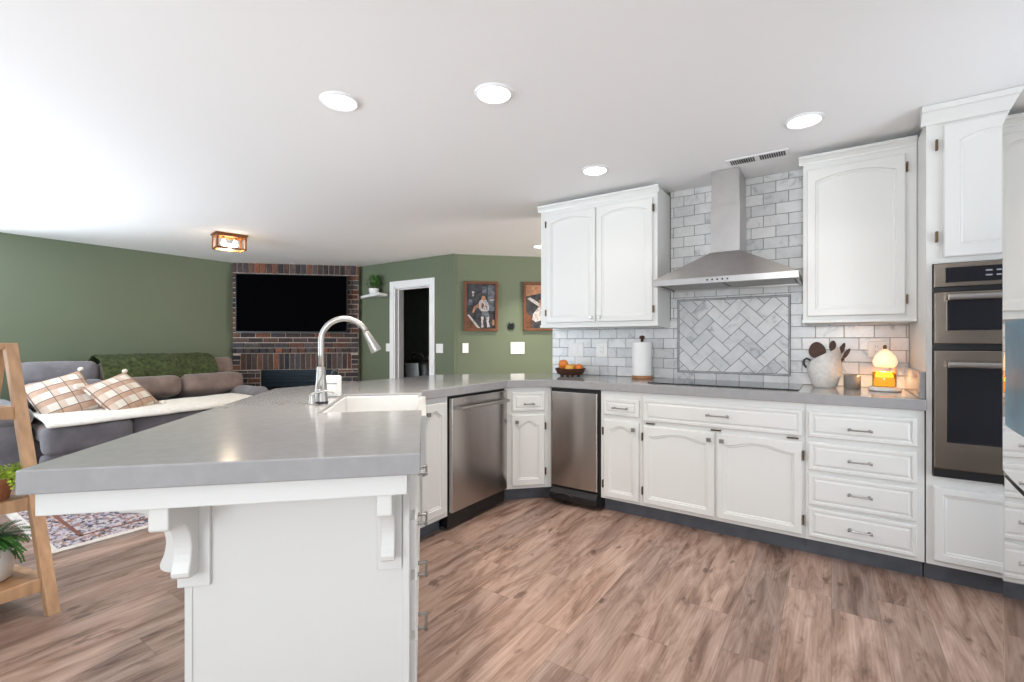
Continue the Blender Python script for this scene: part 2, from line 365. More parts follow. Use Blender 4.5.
struct('wall_back', MB().box(XL, DX0, YB, YB+.1, 0, CEIL).box(DX1, -4.118, YB, YB+.1, 0, CEIL).box(DX0, DX1, YB, YB+.1, DZ, CEIL), M['green'])
struct('wall_angled', MB().prism([(-4.16, 4.68), (-1.26, 7.58), (-1.33, 7.65), (-4.2, 4.78)], 0, CEIL), M['green'])
struct('wall_kitchen', MB().box(-2.077, XR+.1, YK, YK+.12, 0, CEIL), M['green'])
rw = MB(); yy = YF-.1
for a, b, z0, z1 in ((-1.95, -.25, .3, 2.2), (2.0, 2.9, .2, 2.1)):
    rw.box(XR, XR+.1, yy, a, 0, CEIL).box(XR, XR+.1, a, b, 0, z0).box(XR, XR+.1, a, b, z1, CEIL); yy = b
struct('wall_right', rw.box(XR, XR+.1, yy, YK, 0, CEIL), M['wallw'])
for k, (a, b, z0, z1) in enumerate(((-1.95, -.25, .3, 2.2), (2.0, 2.9, .2, 2.1))):
    t = MB(); d = .045
    for y0_, y1_ in ((a, a+d), (b-d, b)): t.box(XR+.02, XR+.09, y0_, y1_, z0, z1)
    t.box(XR+.02, XR+.09, a, b, z0, z0+d).box(XR+.02, XR+.09, a, b, z1-d, z1)
    struct('window_%d' % (k+5), t, M['white'])
struct('wall_hall', MB().box(XR, XR+.1, YK+.12, 4.4, 0, CEIL).box(XR, XR+.1, 6.8, 8.1, 0, CEIL).box(XR, XR+.1, 4.4, 6.8, 0, .5).box(XR, XR+.1, 4.4, 6.8, 2.2, CEIL).box(-1.3, XR, 7.6, 7.7, 0, CEIL), M['green'])  # opening made for the added hall fill lamp
op = [(-6.65, -4.15, .25, 2.25), (-3.25, -.75, .25, 2.25), (-.5, .9, .85, 2.2)]
fw = MB(); x = XL
for a, b, z0, z1 in op:
    fw.box(x, a, YF-.1, YF, 0, CEIL); fw.box(a, b, YF-.1, YF, 0, z0); fw.box(a, b, YF-.1, YF, z1, CEIL); x = b
fw.box(x, XR, YF-.1, YF, 0, CEIL); struct('wall_front', fw, M['wallw'])
for k, (a, b, z0, z1) in enumerate(op):
    t = MB(); d = .05
    t.box(a, a+d, YF-.09, YF-.02, z0, z1).box(b-d, b, YF-.09, YF-.02, z0, z1).box(a, b, YF-.09, YF-.02, z0, z0+d).box(a, b, YF-.09, YF-.02, z1-d, z1).box((a+b)/2-.03, (a+b)/2+.03, YF-.09, YF-.02, z0, z1)
    struct('window_%d' % (k+1), t, M['white'])
# doorway casing, jamb and stop
dc = MB(); tw = .085
dc.box(DX0-tw, DX0, YB-.02, YB-.001, 0, DZ+tw).box(DX1, DX1+tw, YB-.02, YB-.001, 0, DZ+tw).box(DX0, DX1, YB-.02, YB-.001, DZ, DZ+tw)
dc.box(DX0, DX0+.02, YB-.01, YB+.16, 0, DZ).box(DX1-.02, DX1, YB-.01, YB+.16, 0, DZ).box(DX0, DX1, YB-.01, YB+.16, DZ-.02, DZ)
dc.box(DX0+.02, DX0+.035, YB+.05, YB+.09, 0, DZ-.02).box(DX0+.02, DX1-.02, YB+.05, YB+.09, DZ-.035, DZ-.02)
struct('door_1', dc, M['white'], bev=.003)
struct('baseboard_back', MB().box(-6.02, DX0-tw, YB-.015, YB-.001, 0, .1).box(DX1+tw, -4.16, YB-.015, YB-.001, 0, .1), M['white'], bev=.003)
struct('baseboard_left', MB().box(XL+.001, XL+.015, YF, 3.2, 0, .1), M['white'], bev=.003)
# the unlit room beyond the doorway
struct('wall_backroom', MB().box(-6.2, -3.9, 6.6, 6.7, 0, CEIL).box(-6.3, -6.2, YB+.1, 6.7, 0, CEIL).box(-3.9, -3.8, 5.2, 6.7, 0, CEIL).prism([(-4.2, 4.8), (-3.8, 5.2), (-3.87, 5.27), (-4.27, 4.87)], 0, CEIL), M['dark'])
t = thing('wall_cabinet', 'dark brown wall cabinet hanging in the unlit room beyond the doorway', 'cabinet', (-5.55, 6.28, 1.15))
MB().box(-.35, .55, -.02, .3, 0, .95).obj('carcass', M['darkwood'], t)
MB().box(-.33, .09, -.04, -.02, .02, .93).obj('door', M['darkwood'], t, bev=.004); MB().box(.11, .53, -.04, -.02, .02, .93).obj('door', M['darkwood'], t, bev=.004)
t = thing('counter_cabinet', 'low counter with a pale olive top in the unlit room', 'cabinet', (-5.05, 5.9, 0))
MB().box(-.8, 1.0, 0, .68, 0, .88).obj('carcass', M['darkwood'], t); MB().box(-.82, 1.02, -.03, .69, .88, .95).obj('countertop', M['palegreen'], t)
t = thing('black_bag', 'slouching black bag with a hanging flap in the unlit room behind the doorway', 'bag', (-5.30, 5.3, 0))
MB().rbox((0, 0, .46), (.3, .2, .46), .12, 8, wob=.03).obj('bag_body', M['black'], t, True)
MB().tube([(-.15, -.1, .88), (-.12, -.12, 1.0), (.1, -.12, 1.0), (.14, -.1, .88)], .018, 8).obj('strap', M['black'], t, True)
cl = MB(); pts = [(-.13, .86), (.15, .87), (.17, .70), (.12, .55), (.04, .50), (-.07, .54), (-.12, .7)]
cl.prism(pts, -.25, -.235, 'y'); o = cl.obj('cloth', M['greycloth'], None, bev=.004); o.location = (-5.32, 5.3, 0)
tag(o, 'crumpled grey cloth hanging over the black bag beyond the doorway', 'cloth')

# ------------------------------------------------------------------ joinery
def outline(x0, x1, z0, z1, i, rise, kind, n=16):
    x0 += i; x1 -= i; z0 += i; z1 -= i
    pts = [(x0, z0), (x1, z0)]
    for k in range(n+1):
        t = k/n; s = (1-(2*t-1)**2) if kind == 'eyebrow' else (.5-.5*math.cos(2*math.pi*t))
        if kind == 'ogee': s = max(0, min(1, s*1.15-.05))
        pts.append((x1+(x0-x1)*t, z1-rise+rise*s))
    return pts
def panel_front(mb, x0, x1, z0, z1, stile=.055, rise=0, kind='eyebrow', y=0, raised=False):
    L = lambda i, d, r=0: [(px, y+d, pz) for px, pz in outline(x0, x1, z0, z1, i, r, kind)]
    lay = [L(0, 0), L(0, -.014), L(.005, -.019)]
    if raised: lay += [L(.018, -.019), L(.021, -.0135), L(.027, -.0135), L(.036, -.019)]
    else: lay += [L(stile, -.019, rise), L(stile+.004, -.0125, rise), L(stile+.010, -.0125, rise), L(stile+.016, -.0085, rise)]
    mb.layers(lay); return mb
def pull(parent, x, z, y=-.019, ln=.10, m='pull'):
    p = MB()
    for s in (-1, 1):
        p.lathe([(.0075, 0), (.0075, .003), (.0045, .006), (.0045, .026)], seg=10, M=Matrix.Translation((x+s*ln*.42, y, z)) @ Matrix.Rotation(R(90), 4, 'X'))
        p.lathe([(0, -.004), (.0065, -.003), (.0072, .004), (.0045, .010)], seg=10, M=Matrix.Translation((x+s*ln*.5, y-.028, z)) @ Matrix.Rotation(R(-90*s), 4, 'Y'))
    p.tube([(x-ln*.5, y-.028, z), (x, y-.030, z), (x+ln*.5, y-.028, z)], .0042, 10)
    return p.obj('pull', M[m], parent, 35)
def knob(parent, x, z, y=-.019, m='pull'):
    k = MB(); k.lathe([(.005, 0), (.005, .014)], seg=10, M=Matrix.Translation((x, y, z)) @ Matrix.Rotation(R(90), 4, 'X'))
    k.box(x-.0125, x+.0125, y-.026, y-.014, z-.0125, z+.0125); return k.obj('knob', M[m], parent, bev=.002)
def hinge(parent, x, z, y=-.012, h=.052, horiz=False):
    k = MB()
    if horiz: k.box(x-h/2, x+h/2, y-.010, y+.011, z-.004, z+.004)
    else: k.box(x-.0045, x+.0045, y-.010, y+.011, z-h/2, z+h/2)
    return k.obj('hinge', M['hinge'], parent, bev=.001)
def door(parent, x0, x1, z0, z1, rise, kind, knob_at=None, hinges=None, stile=.055, km='pull'):
    d = panel_front(MB(), x0, x1, z0, z1, stile, rise, kind).obj('door', M['cab'], parent)
    if knob_at: knob(d, *knob_at, m=km)
    if hinges:
        hx, zs = hinges
        for z in zs: hinge(d, hx, z)
    return d
def drawer(parent, x0, x1, z0, z1, pull_x=None, pull_z=None, ln=.10, km='pull'):
    d = panel_front(MB(), x0, x1, z0, z1, raised=True).obj('drawer', M['cab'], parent)
    if pull_x is not None: pull(d, pull_x, pull_z if pull_z is not None else (z0+z1)/2, ln=ln, m=km)
    return d
CB, CT = .1, .857
YR = 3.085
def carcass(parent, x0, x1, depth, z0=CB, z1=CT, toe=True):
    MB().box(x0, x1, 0, depth, z0, z1).obj('carcass', M['cab'], parent, bev=.0015)
    if toe: MB().box(x0, x1, .068, .085, 0, z0).obj('toe_kick', M['toe'], parent)

# range wall run; local x = world X
t = thing('base_cabinet', 'narrow white base cabinet right of the trash compactor, one drawer over one door', 'cabinet', (0, YR, 0), 0)
carcass(t, -1.343, -1.046, .6)
drawer(t, -1.318, -1.066, .690, .803, -1.19, .745)
door(t, -1.318, -1.066, .118, .656, .030, 'ogee', (-1.098, .607), (-1.324, (.575, .205)), .038)
t = thing('base_cabinet', 'widest white base cabinet under the cooktop with two arched doors', 'cabinet', (0, YR, 0), 0)
carcass(t, -1.045, -.121, .6)
drawer(t, -1.036, -.134, .672, .818, -.572, .748, .125)
door(t, -1.036, -.592, .122, .640, .028, 'ogee', (-.622, .598), (-1.042, (.565, .205)), .038)
d = door(t, -.578, -.134, .122, .640, .028, 'ogee', (-.548, .598), (-.128, (.565, .205)), .038)
for hx in (-.99, -.585, -.18): hinge(t, hx, .656, -.004, .058, True)
t = thing('drawer_cabinet', 'white base cabinet of four stacked drawers left of the double oven', 'cabinet', (0, YR, 0), 0)
carcass(t, -.120, .384, .6)
for z0, z1, pz in ((.674, .818, .734), (.490, .645, .566), (.300, .468, .388), (.122, .284, .203)): drawer(t, -.106, .355, z0, z1, .124, pz)
# tall oven cabinet: hollow where the ovens sit
t = thing('oven_cabinet', 'tall white cabinet to the ceiling housing the double oven', 'cabinet', (0, YR, 0), 0)
c = MB(); TX0, TX1, OX0, OX1, OZ0, OZ1 = .390, 1.17, .412, 1.148, .538, 1.585
c.box(TX0, OX0, 0, .61, CB, 2.30).box(OX1, TX1, 0, .61, CB, 2.30).box(OX0, OX1, 0, .61, CB, OZ0).box(OX0, OX1, 0, .61, OZ1, 2.30).box(OX0, OX1, .56, .61, OZ0, OZ1)
c.obj('carcass', M['cab'], t)
MB().box(TX0, TX1, .068, .085, 0, CB).obj('toe_kick', M['toe'], t)
cr = MB(); prof = [(.02, 2.272), (-.006, 2.272), (-.012, 2.287), (-.034, 2.325), (-.043, 2.330), (-.043, 2.357), (.02, 2.357)]
cr.prism([(p[0], p[1]) for p in prof], TX0-.02, TX1, 'x'); cr.obj('crown', M['cab'], t)
door(t, .452, .777, 1.612, 2.258, .034, 'eyebrow', (.752, 1.65), (.428, (2.165, 1.715)), km='nickel')
door(t, .783, 1.108, 1.612, 2.258, .034, 'eyebrow', (.81, 1.65), (1.132, (2.165, 1.715)), km='nickel')
panel_front(MB(), .415, 1.145, .125, .490, .035).obj('door', M['cab'], t)

# double oven
t = thing('double_oven', 'stainless double wall oven with black glass doors built into tall cabinet', 'oven', (0, YR, 0), 0)
a, b = .416, 1.144
MB().box(a, b, -.004, .5, .545, 1.580).obj('oven_body', M['black'], t)
p = MB().box(a, b, -.032, -.005, 1.466, 1.578).obj('control_panel', M['steelovn'], t, bev=.003)
q = MB().box(a+.04, b-.04, -.034, -.0315, 1.486, 1.558).obj('control_glass', M['glassblk'], p)
kb = MB()
for zz in (1.535, 1.513):
    for k in range(3): kb.box(.596+k*.036, .618+k*.036, -.0355, -.0335, zz-.003, zz+.003)
kb.obj('button', mat('grey_printed_keys', (.35, .36, .40), .5), q)
MB().box(a-.003, b+.003, -.03, -.005, 1.442, 1.464).obj('vent_strip', M['black'], t)
def oven_door(z0, z1, wz0, wz1, hz):
    d = MB().box(a, b, -.038, -.005, z0, z1).obj('oven_door', M['steelovn'], t, bev=.004)
    wm = MB(); L = lambda i, dy: [(a+.045+i, dy, wz0+i), (b-.045-i, dy, wz0+i), (b-.045-i, dy, wz1-i), (a+.045+i, dy, wz1-i)]
    wm.layers([L(0, -.037), L(0, -.041), L(.004, -.041), L(.006, -.0395)]); wm.obj('window', M['glassblk'], d)
    h = MB(); h.tube([(a+.045, -.082, hz), (b-.045, -.082, hz)], .015, 16)
    for hx in (a+.10, b-.10): h.box(hx-.012, hx+.012, -.075, -.036, hz-.010, hz+.010)
    h.obj('handle', M['nickel'], d, 40)
oven_door(1.190, 1.440, 1.255, 1.400, 1.412)
MB().box(a-.003, b+.003, -.03, -.005, 1.162, 1.188).obj('vent_strip', M['black'], t)
oven_door(.585, 1.158, .715, 1.085, 1.092)
MB().box(a-.003, b+.003, -.03, -.005, .543, .583).obj('vent_strip', M['black'], t)

# trash compactor
t = thing('trash_compactor', 'narrow stainless trash compactor with black foot pedal kick panel', 'compactor', (0, YR, 0), 0)
MB().box(-1.742, -1.347, .0, .56, .02, .852).obj('housing', M['black'], t)
MB().box(-1.730, -1.364, -.022, -.002, .132, .830).obj('front_panel', M['steel'], t, bev=.004)
kp = MB(); kp.prism([(-.035, .03), (.0, .03), (.0, .122), (-.012, .122), (-.05, .085), (-.05, .05)], -1.735, -1.36, 'x'); ko = kp.obj('kick_panel', M['black'], t, bev=.004)
pd = MB(); pd.prism([(-1.62+.085*math.cos(a_), .070+.022*math.sin(a_)) for a_ in [2*math.pi*k/20 for k in range(20)]], -.058, -.04, 'y'); pd.obj('pedal', M['black'], ko, bev=.004)

# corner cabinet (faces 45 degrees)
t = thing('corner_cabinet', 'narrow white corner cabinet between dishwasher and trash compactor', 'cabinet', (-2.0, 2.85, 0), 45)
def loc45(X, Y): dx, dy = X+2.0, Y-2.85; return ((dx+dy)*S2, (dy-dx)*S2)
W45 = math.hypot(.248, .248)
poly = [(0.002, 0), (W45-.002, 0)]+[loc45(*q) for q in ((-1.747, 3.64), (-2.1, 3.64), (-2.58, 3.1), (-2.58, 2.842), (-2.01, 2.842))]
MB().prism(poly, CB, CT).obj('carcass', M['cab'], t)
MB().box(-.03, W45+.03, .068, .085, 0, CB).obj('toe_kick', M['toe'], t)
drawer(t, .045, .295, .680, .822, .17, .735, .075)
door(t, .045, .295, .125, .652, .034, 'ogee', (.078, .602), (.302, (.565, .225)), .045)

# dishwasher (faces +X)
t = thing('dishwasher', 'stainless dishwasher with a bar handle in the angled counter run', 'dishwasher', (-2.0, 2.21, 0), 90)
MB().box(.0, .622, .0, .57, .02, .852).obj('tub', M['black'], t)
MB().box(.008, .614, -.030, -.002, .118, .842).obj('door_panel', M['steel'], t, bev=.004)
h = MB().tube([(.05, -.072, .775), (.572, -.072, .775)], .012, 14)
for hx in (.06, .562): h.box(hx-.012, hx+.012, -.072, -.028, .764, .786)
h.obj('handle', M['nickel'], t, 40)
MB().box(.0, .622, .05, .07, 0, .115).obj('toe_panel', M['toe'], t)

# cabinet left of the dishwasher (faces +X)
t = thing('base_cabinet', 'slim white base cabinet between the sink and dishwasher, a single door', 'cabinet', (-2.0, 1.945, 0), 90)
MB().box(.01, .262, 0, .55, CB, CT).obj('carcass', M['cab'], t)
MB().box(-.03, .262, .068, .085, 0, CB).obj('toe_kick', M['toe'], t)
door(t, .028, .240, .13, .822, .030, 'ogee', (.062, .767), None, .045)

# ---- peninsula: local x = u - .24 ..., local frame rot 45 with origin at the counter's outer left corner
PROT = 45
t = thing('peninsula_cabinet', 'white peninsula base with corbels under the overhanging grey counter', 'cabinet', (PA.x, PA.y, 0), PROT)
U0, U1, V0, V1 = .240, .852, .22, 1.545
c = MB()
c.box(U0, U1, V0, .765, .02, .797).box(U0, U1, .765, 1.45, .02, .64).box(U0, U1, 1.45, 1.53, .02, .797).box(U0, .40, .765, 1.45, .64, .797)
c.obj('carcass', M['cab'], t, bev=.002)
ap = MB(); ap.box(.015, .851, .03, .22, .800, .857).box(.015, .40, .22, 1.50, .800, .857).box(.40, .851, .22, .765, .800, .857)
ap.obj('apron_board', M['cab'], t, bev=.002)
# side rails on the end panel
MB().box(.832, .852, V0-.012, V0, .02, .80).obj('end_trim', M['cab'], t, bev=.002)
MB().box(U0, U0+.02, V0-.004, V0, .02, .80).obj('end_trim', M['cab'], t, bev=.002)
# corbel profile: (projection, z)
def corbel_profile():
    p = [(0, .80), (.162, .80), (.162, .742), (.156, .736), (.130, .736)]
    for k in range(1, 11):
        a_ = R(90*k/10); p.append((.130-.086*math.sin(a_), .650+.086*math.cos(a_)))
    p += [(.046, .632), (.050, .614), (.056, .600), (.060, .588), (.058, .577), (.050, .570), (.038, .566), (.012, .565), (0, .565)]
    return p
CP = corbel_profile()
def corbel_front(u0, u1, pu0, pu1):
    c = MB(); c.prism([(V0-.012-p, z) for p, z in CP], u0, u1, 'x'); o = c.obj('corbel', M['cab'], t, bev=.006, seg=2)
    MB().box(pu0, pu1, V0-.014, V0, .522, .80).obj('backing_plate', M['cab'], o, bev=.003)
corbel_front(.236, .282, .226, .308); corbel_front(.772, .812, .758, .830)
c = MB(); c.prism([(U0-p*.98, z) for p, z in CP], V0-.012, V0+.034, 'y'); o = c.obj('corbel', M['cab'], t, bev=.006)
MB().box(U0-.014, U0, V0-.012, V0+.075, .525, .80).obj('backing_plate', M['cab'], o, bev=.003)
c = MB(); c.prism([(U0-p*.98, z) for p, z in CP], 1.05, 1.096, 'y'); o = c.obj('corbel', M['cab'], t, bev=.006)
MB().box(U0-.014, U0, 1.035, 1.111, .525, .80).obj('backing_plate', M['cab'], o, bev=.003)
# kitchen side of the peninsula: its own drawer bank and sink doors, built in a frame facing the kitchen
k = MB(); k.box(U1, U1+.003, V0, .752, .1, .857); k.obj('face_frame', M['cab'], t)
side = Matrix.Translation((U1+.003, V0, 0)) @ Matrix.Rotation(R(90), 4, 'Z')
def sidepart(mb, name, m, parent, **kw):
    o = mb.obj(name, m, parent, **kw); o.data.transform(side); return o
for z0, z1, pz in ((.684, .80, .742), (.500, .652, .568), (.312, .468, .390), (.122, .284, .203)):
    d = sidepart(panel_front(MB(), .022, .500, z0, z1, raised=True), 'drawer', M['cab'], t)
    pl = pull(d, .255, pz); pl.data.transform(side)
for x0, x1, kx in ((.545, .875, .845), (.882, 1.212, .912)):
    d = sidepart(panel_front(MB(), x0, x1, .13, .60, .055, .035, 'ogee'), 'door', M['cab'], t)
    kk = knob(d, kx, .565); kk.data.transform(side)
MB().box(U1-.085, U1-.068, V0+.02, V1-.06, 0, .1).obj('toe_kick', M['toe'], t)

# ------------------------------------------------------------------ worktop (one continuous slab with the sink notch)
wt = MB()
def P2(u, v): return pen(u, v)
SU, SV0, SV1 = .470, .775, 1.437
poly = [P2(-.003, 0), P2(.886, 0), P2(.886, SV0), P2(SU, SV0), P2(SU, SV1), P2(.886, SV1), (-1.970, 1.959), (-1.970, 2.835), (-1.745, 3.060),
        (.3875, 3.060), (.3875, YK-.004), (-2.085, YK-.006), (-2.81, 2.97), (-2.81, 1.546)]
wt.prism(poly, CT+.001, .914)
o = wt.obj('worktop', M['quartz'], None, bev=.004); tag(o, 'continuous grey quartz worktop over the peninsula and range run', 'countertop')
us = MB().box(.367, .388, 3.085, YK-.012, .9155, 1.05).obj('side_splash', M['quartz'], None, bev=.002); tag(us, 'short grey quartz upstand against the oven cabinet side', 'splashback')

# knee wall behind the dishwasher run
struct('wall_bar', MB().box(-2.70, -2.62, 1.63, 3.02, 0, CT), M['green'])

# sink
t = thing('farmhouse_sink', 'white fireclay farmhouse sink set in the peninsula counter', 'sink', (PA.x, PA.y, 0), PROT)
b = MB(); r0, r1 = .018, .030
zo, zi = .885, .665
b.box(SU-.02, .905, SV0-.02, SV1+.02, .648, zi)
b.box(SU-.02, SU+.005, SV0-.02, SV1+.02, zi, .855).box(.865, .905, SV0-.006, SV1+.006, zi, .893)
b.box(SU+.005, .865, SV0-.02, SV0+.005, zi, .855).box(SU+.005, .865, SV1-.005, SV1+.02, zi, .855)
b.box(SU+.001, SU+.012, SV0+.001, SV1-.001, .70, .902).box(SU+.012, .865, SV1-.012, SV1-.001, .70, .902).box(SU+.012, .865, SV0+.001, SV0+.012, .70, .902)
b.obj('basin', M['porc'], t, bev=.004, seg=2)
MB().lathe([(0, 0), (.045, 0), (.045, .004), (.03, .003), (0, .002)], (.66, 1.10, zi+.001)).obj('drain', M['nickel'], t, True)

# faucet
fu, fv = .425, 1.075
t = thing('faucet', 'tall brushed nickel gooseneck faucet behind the farmhouse sink', 'faucet', (*P2(fu, fv), .9145), PROT)
MB().lathe([(0, 0), (.031, 0), (.031, .010), (0, .010)]).obj('base_ring', M['black'], t, 40)
MB().lathe([(.030, .010), (.029, .03), (.022, .11), (.0185, .165), (.0165, .17), (0, .171)]).obj('faucet_body', M['nickel'], t, 40)
pts = [(0, 0, .168), (0, 0, .23), (0, 0, .29)]
for k in range(1, 19):
    a_ = R(180-k*8.7); pts.append((.105+.105*math.cos(a_), 0, .29+.105*math.sin(a_)))
MB().tube(pts, .0135, 16).obj('spout', M['nickel'], t, True)
e = Vector(pts[-1]); dr = (e-Vector(pts[-2])).normalized(); 
MB().tube([e, e+dr*.012, e+dr*.03, e+dr*.095, e+dr*.103], [.0145, .0165, .018, .0255, .024], 18).obj('spray_head', M['nickel'], t, 45)
MB().tube([(0, -.025, .075), (.0, -.05, .08), (.0, -.06, .10), (.02, -.075, .15)], [.009, .009, .007, .006], 10).obj('lever', M['nickel'], t, True)
t = thing('soap_dispenser', 'small brushed nickel soap pump in front of the gooseneck faucet', 'soap dispenser', (*P2(.402, 1.00), .9145), PROT)
MB().lathe([(0, 0), (.027, 0), (.027, .005), (.014, .010), (.012, .022), (.012, .045), (0, .047)]).obj('pump_body', M['nickel'], t, 40)
MB().tube([(0, 0, .045), (0, 0, .05), (.012, 0, .056), (.05, 0, .064), (.085, 0, .060), (.092, 0, .052)], [.009, .008, .0065, .005, .0045, .004], 10).obj('nozzle', M['nickel'], t, True)
t = thing('soap_bottle', 'white square soap bottle with black pump beside the gooseneck faucet', 'bottle', (*P2(.432, 1.33), .9145), PROT)
MB().rbox((0, 0, .056), (.042, .022, .056), .014, 8).obj('bottle_body', M['porc'], t, True)
MB().box(-.035, .022, -.0235, -.021, .067, .074).obj('slot', mat('grey_slot', (.25, .24, .23), .4, .6), t)
MB().tube([(0, 0, .107), (0, 0, .135)], .009, 12).tube([(0, 0, .132), (.012, -.004, .137), (.022, -.008, .134)], .007, 10).obj('pump', M['black'], t, True)

# ------------------------------------------------------------------ backsplash
def clip(poly, x0, x1, z0, z1):
    for ax, lim, sg in ((0, x0, 1), (0, x1, -1), (1, z0, 1), (1, z1, -1)):
        out = []
        for i in range(len(poly)):
            a, b = poly[i], poly[(i+1) % len(poly)]
            ia, ib = (a[ax]-lim)*sg >= 0, (b[ax]-lim)*sg >= 0
            if ia: out.append(a)
            if ia != ib:
                s_ = (lim-a[ax])/(b[ax]-a[ax]); out.append((a[0]+s_*(b[0]-a[0]), a[1]+s_*(b[1]-a[1])))
        poly = out
        if len(poly) < 3: return None
    return poly
t = thing('backsplash', 'marble subway tile backsplash with a framed herringbone panel', 'backsplash', (0, 0, 0))
T0, T1 = YK-.010, YK-.004
HX0, HX1, HZ0, HZ1 = -.962, -.243, .980, 1.505
sub = MB()
pitch, tw_, g = .0775, .1535, .0032
def tiles(X0, X1, Z0, Z1):
    k0 = int((Z0-.914)/pitch)-1
    for k in range(k0, k0+25):
        z0 = .916+k*pitch; off = (k % 2)*tw_/2
        n = int((X0+3)/tw_)-1
        while -3+n*tw_+off < X1:
            x0 = -3+n*tw_+off; n += 1
            rect = clip([(x0, z0), (x0+tw_-g, z0), (x0+tw_-g, z0+pitch-g), (x0, z0+pitch-g)], X0, X1, Z0, Z1)
            if rect and abs(rect[2][0]-rect[0][0]) > .004 and abs(rect[2][1]-rect[0][1]) > .004: sub.prism(rect, T0, T1, 'y')
m_ = .016
tiles(-2.075, HX0-m_, .916, 1.36); tiles(HX1+m_, .388, .916, 1.36)
tiles(HX0-m_, HX1+m_, .916, HZ0-m_); tiles(HX0-m_, HX1+m_, HZ1+m_, 1.60)
tiles(-1.028, HX0-m_, 1.36, 1.60); tiles(HX1+m_, -.145, 1.36, 1.60); tiles(-1.028, -.145, 1.60, 2.358)
sub.obj('subway_tile', M['tile'], t, bev=.001, seg=1)
hb = MB(); Wt = .0775; cx, cz = (HX0+HX1)/2, (HZ0+HZ1)/2
for kk in range(-14, 15):
    for mm in range(-9, 10):
        for rc in (((kk+2*mm), (kk-2*mm), 2, 1), ((kk+2*mm+2), (kk-2*mm-1), 1, 2)):
            x0, z0, ww, hh = rc; e_ = .0019/Wt
            q = [(x0+e_, z0+e_), (x0+ww-e_, z0+e_), (x0+ww-e_, z0+hh-e_), (x0+e_, z0+hh-e_)]
            q = [(cx+Wt*(px-pz)*S2, cz+Wt*(px+pz)*S2) for px, pz in q]
            q = clip(q, HX0, HX1, HZ0, HZ1)
            if q: hb.prism(q, T0, T1, 'y')
hb.obj('herringbone_tile', M['tile'], t)
ln = MB(); lw = .012
for a, b, c_, d_ in ((HX0-lw, HX1+lw, HZ0-lw-.001, HZ0-.002), (HX0-lw, HX1+lw, HZ1+.002, HZ1+lw+.001), (HX0-lw, HX0-.002, HZ0-.002, HZ1+.002), (HX1+.002, HX1+lw, HZ0-.002, HZ1+.002)):
    ln.box(a, b, T0-.006, T1, c_, d_)
ln.obj('pencil_liner', mat('grey_marble_liner', (.42, .42, .43), .25, var=.15, vscale=20), t, bev=.003)
MB().box(-2.076, .389, T1-.0005, YK-.001, .9155, 1.36).box(-1.029, -.144, T1-.0005, YK-.001, 1.36, 2.358).obj('grout_bed', M['grout'], t)

# ------------------------------------------------------------------ upper cabinets
def upper(label, x0, x1, doors, ytop=2.275, left_ret=True, right_ret=True):
    t = thing('upper_cabinet', label, 'cabinet', (0, YK-.33, 0), 0)
    MB().box(x0, x1, 0, .318, 1.312, 2.324).obj('carcass', M['cab'], t, bev=.0015)
    cr = MB(); pr = [(.0, 2.276), (-.005, 2.276), (-.008, 2.286), (-.020, 2.306), (-.026, 2.309), (-.026, 2.325), (.0, 2.325)]
    cr.prism(pr, x0-.022 if left_ret else x0, x1+(.012 if right_ret else 0), 'x'); cr.obj('crown', M['cab'], t)
    ml = MB(); ml.box(x0-.006, x1+(.006 if right_ret else 0), -.008, .02, 1.312, 1.334); ml.obj('light_rail', M['cab'], t, bev=.003)
    for a, b, kx, hx in doors: door(t, a, b, 1.352, 2.240, .034, 'eyebrow', (kx, 1.387) if kx else None, (hx, (2.165, 1.435)), .042, 'nickel')
    return t
upper('white two door upper cabinet left of the range hood', -2.005, -1.032, [(-1.945, -1.508, -1.538, -1.951), (-1.500, -1.064, -1.470, -1.058)])
upper('white single door upper cabinet right of the range hood', -.142, .388, [(-.122, .340, None, .346)], right_ret=False)

# ------------------------------------------------------------------ range hood
t = thing('range_hood', 'stainless chimney range hood above the cooktop', 'range hood', (0, 0, 0))
hx0, hx1, hy0, hy1 = -1.012, -.157, 3.20, YK-.012
cx0, cx1, cy0 = -.680, -.498, 3.40
cn = MB(); cn.hexa([(hx0, hy0, 1.618), (hx1, hy0, 1.618), (hx1, hy1, 1.618), (hx0, hy1, 1.618)], [(cx0, cy0, 1.805), (cx1, cy0, 1.805), (cx1, hy1, 1.805), (cx0, hy1, 1.805)])
cn.obj('canopy', M['steelhood'], t)
st = MB(); st.box(hx0, hx1, hy0, hy0+.02, 1.577, 1.618).box(hx0, hx0+.02, hy0+.02, hy1, 1.577, 1.618).box(hx1-.02, hx1, hy0+.02, hy1, 1.577, 1.618).box(hx0+.02, hx1-.02, hy1-.02, hy1, 1.577, 1.618)
st.obj('rim', M['steelhood'], t, bev=.002)
fl = MB()
for k in range(2): fl.box(hx0+.025+k*.405, hx0+.42+k*.405, hy0+.03, hy1-.03, 1.588, 1.598)
fl.obj('filter', mat('dark_hood_filter', (.30, .29, .27), .35, .9, var=.3, vscale=60, stretch=(6, .3, 1)), t)
bt = MB()
for k in range(5): bt.lathe([(0, 0), (.006, 0), (.006, .003), (0, .003)], seg=10, M=Matrix.Translation((-.66+k*.03, hy0, 1.598)) @ Matrix.Rotation(R(90), 4, 'X'))
bt.obj('button', M['black'], t)
MB().box(cx0, cx1, cy0, hy1, 1.805, 2.12).obj('chimney', M['steelhood'], t, bev=.002)
MB().box(cx0+.004, cx1-.004, cy0+.004, hy1, 2.12, 2.357).obj('chimney_sleeve', M['steelhood'], t, bev=.002)

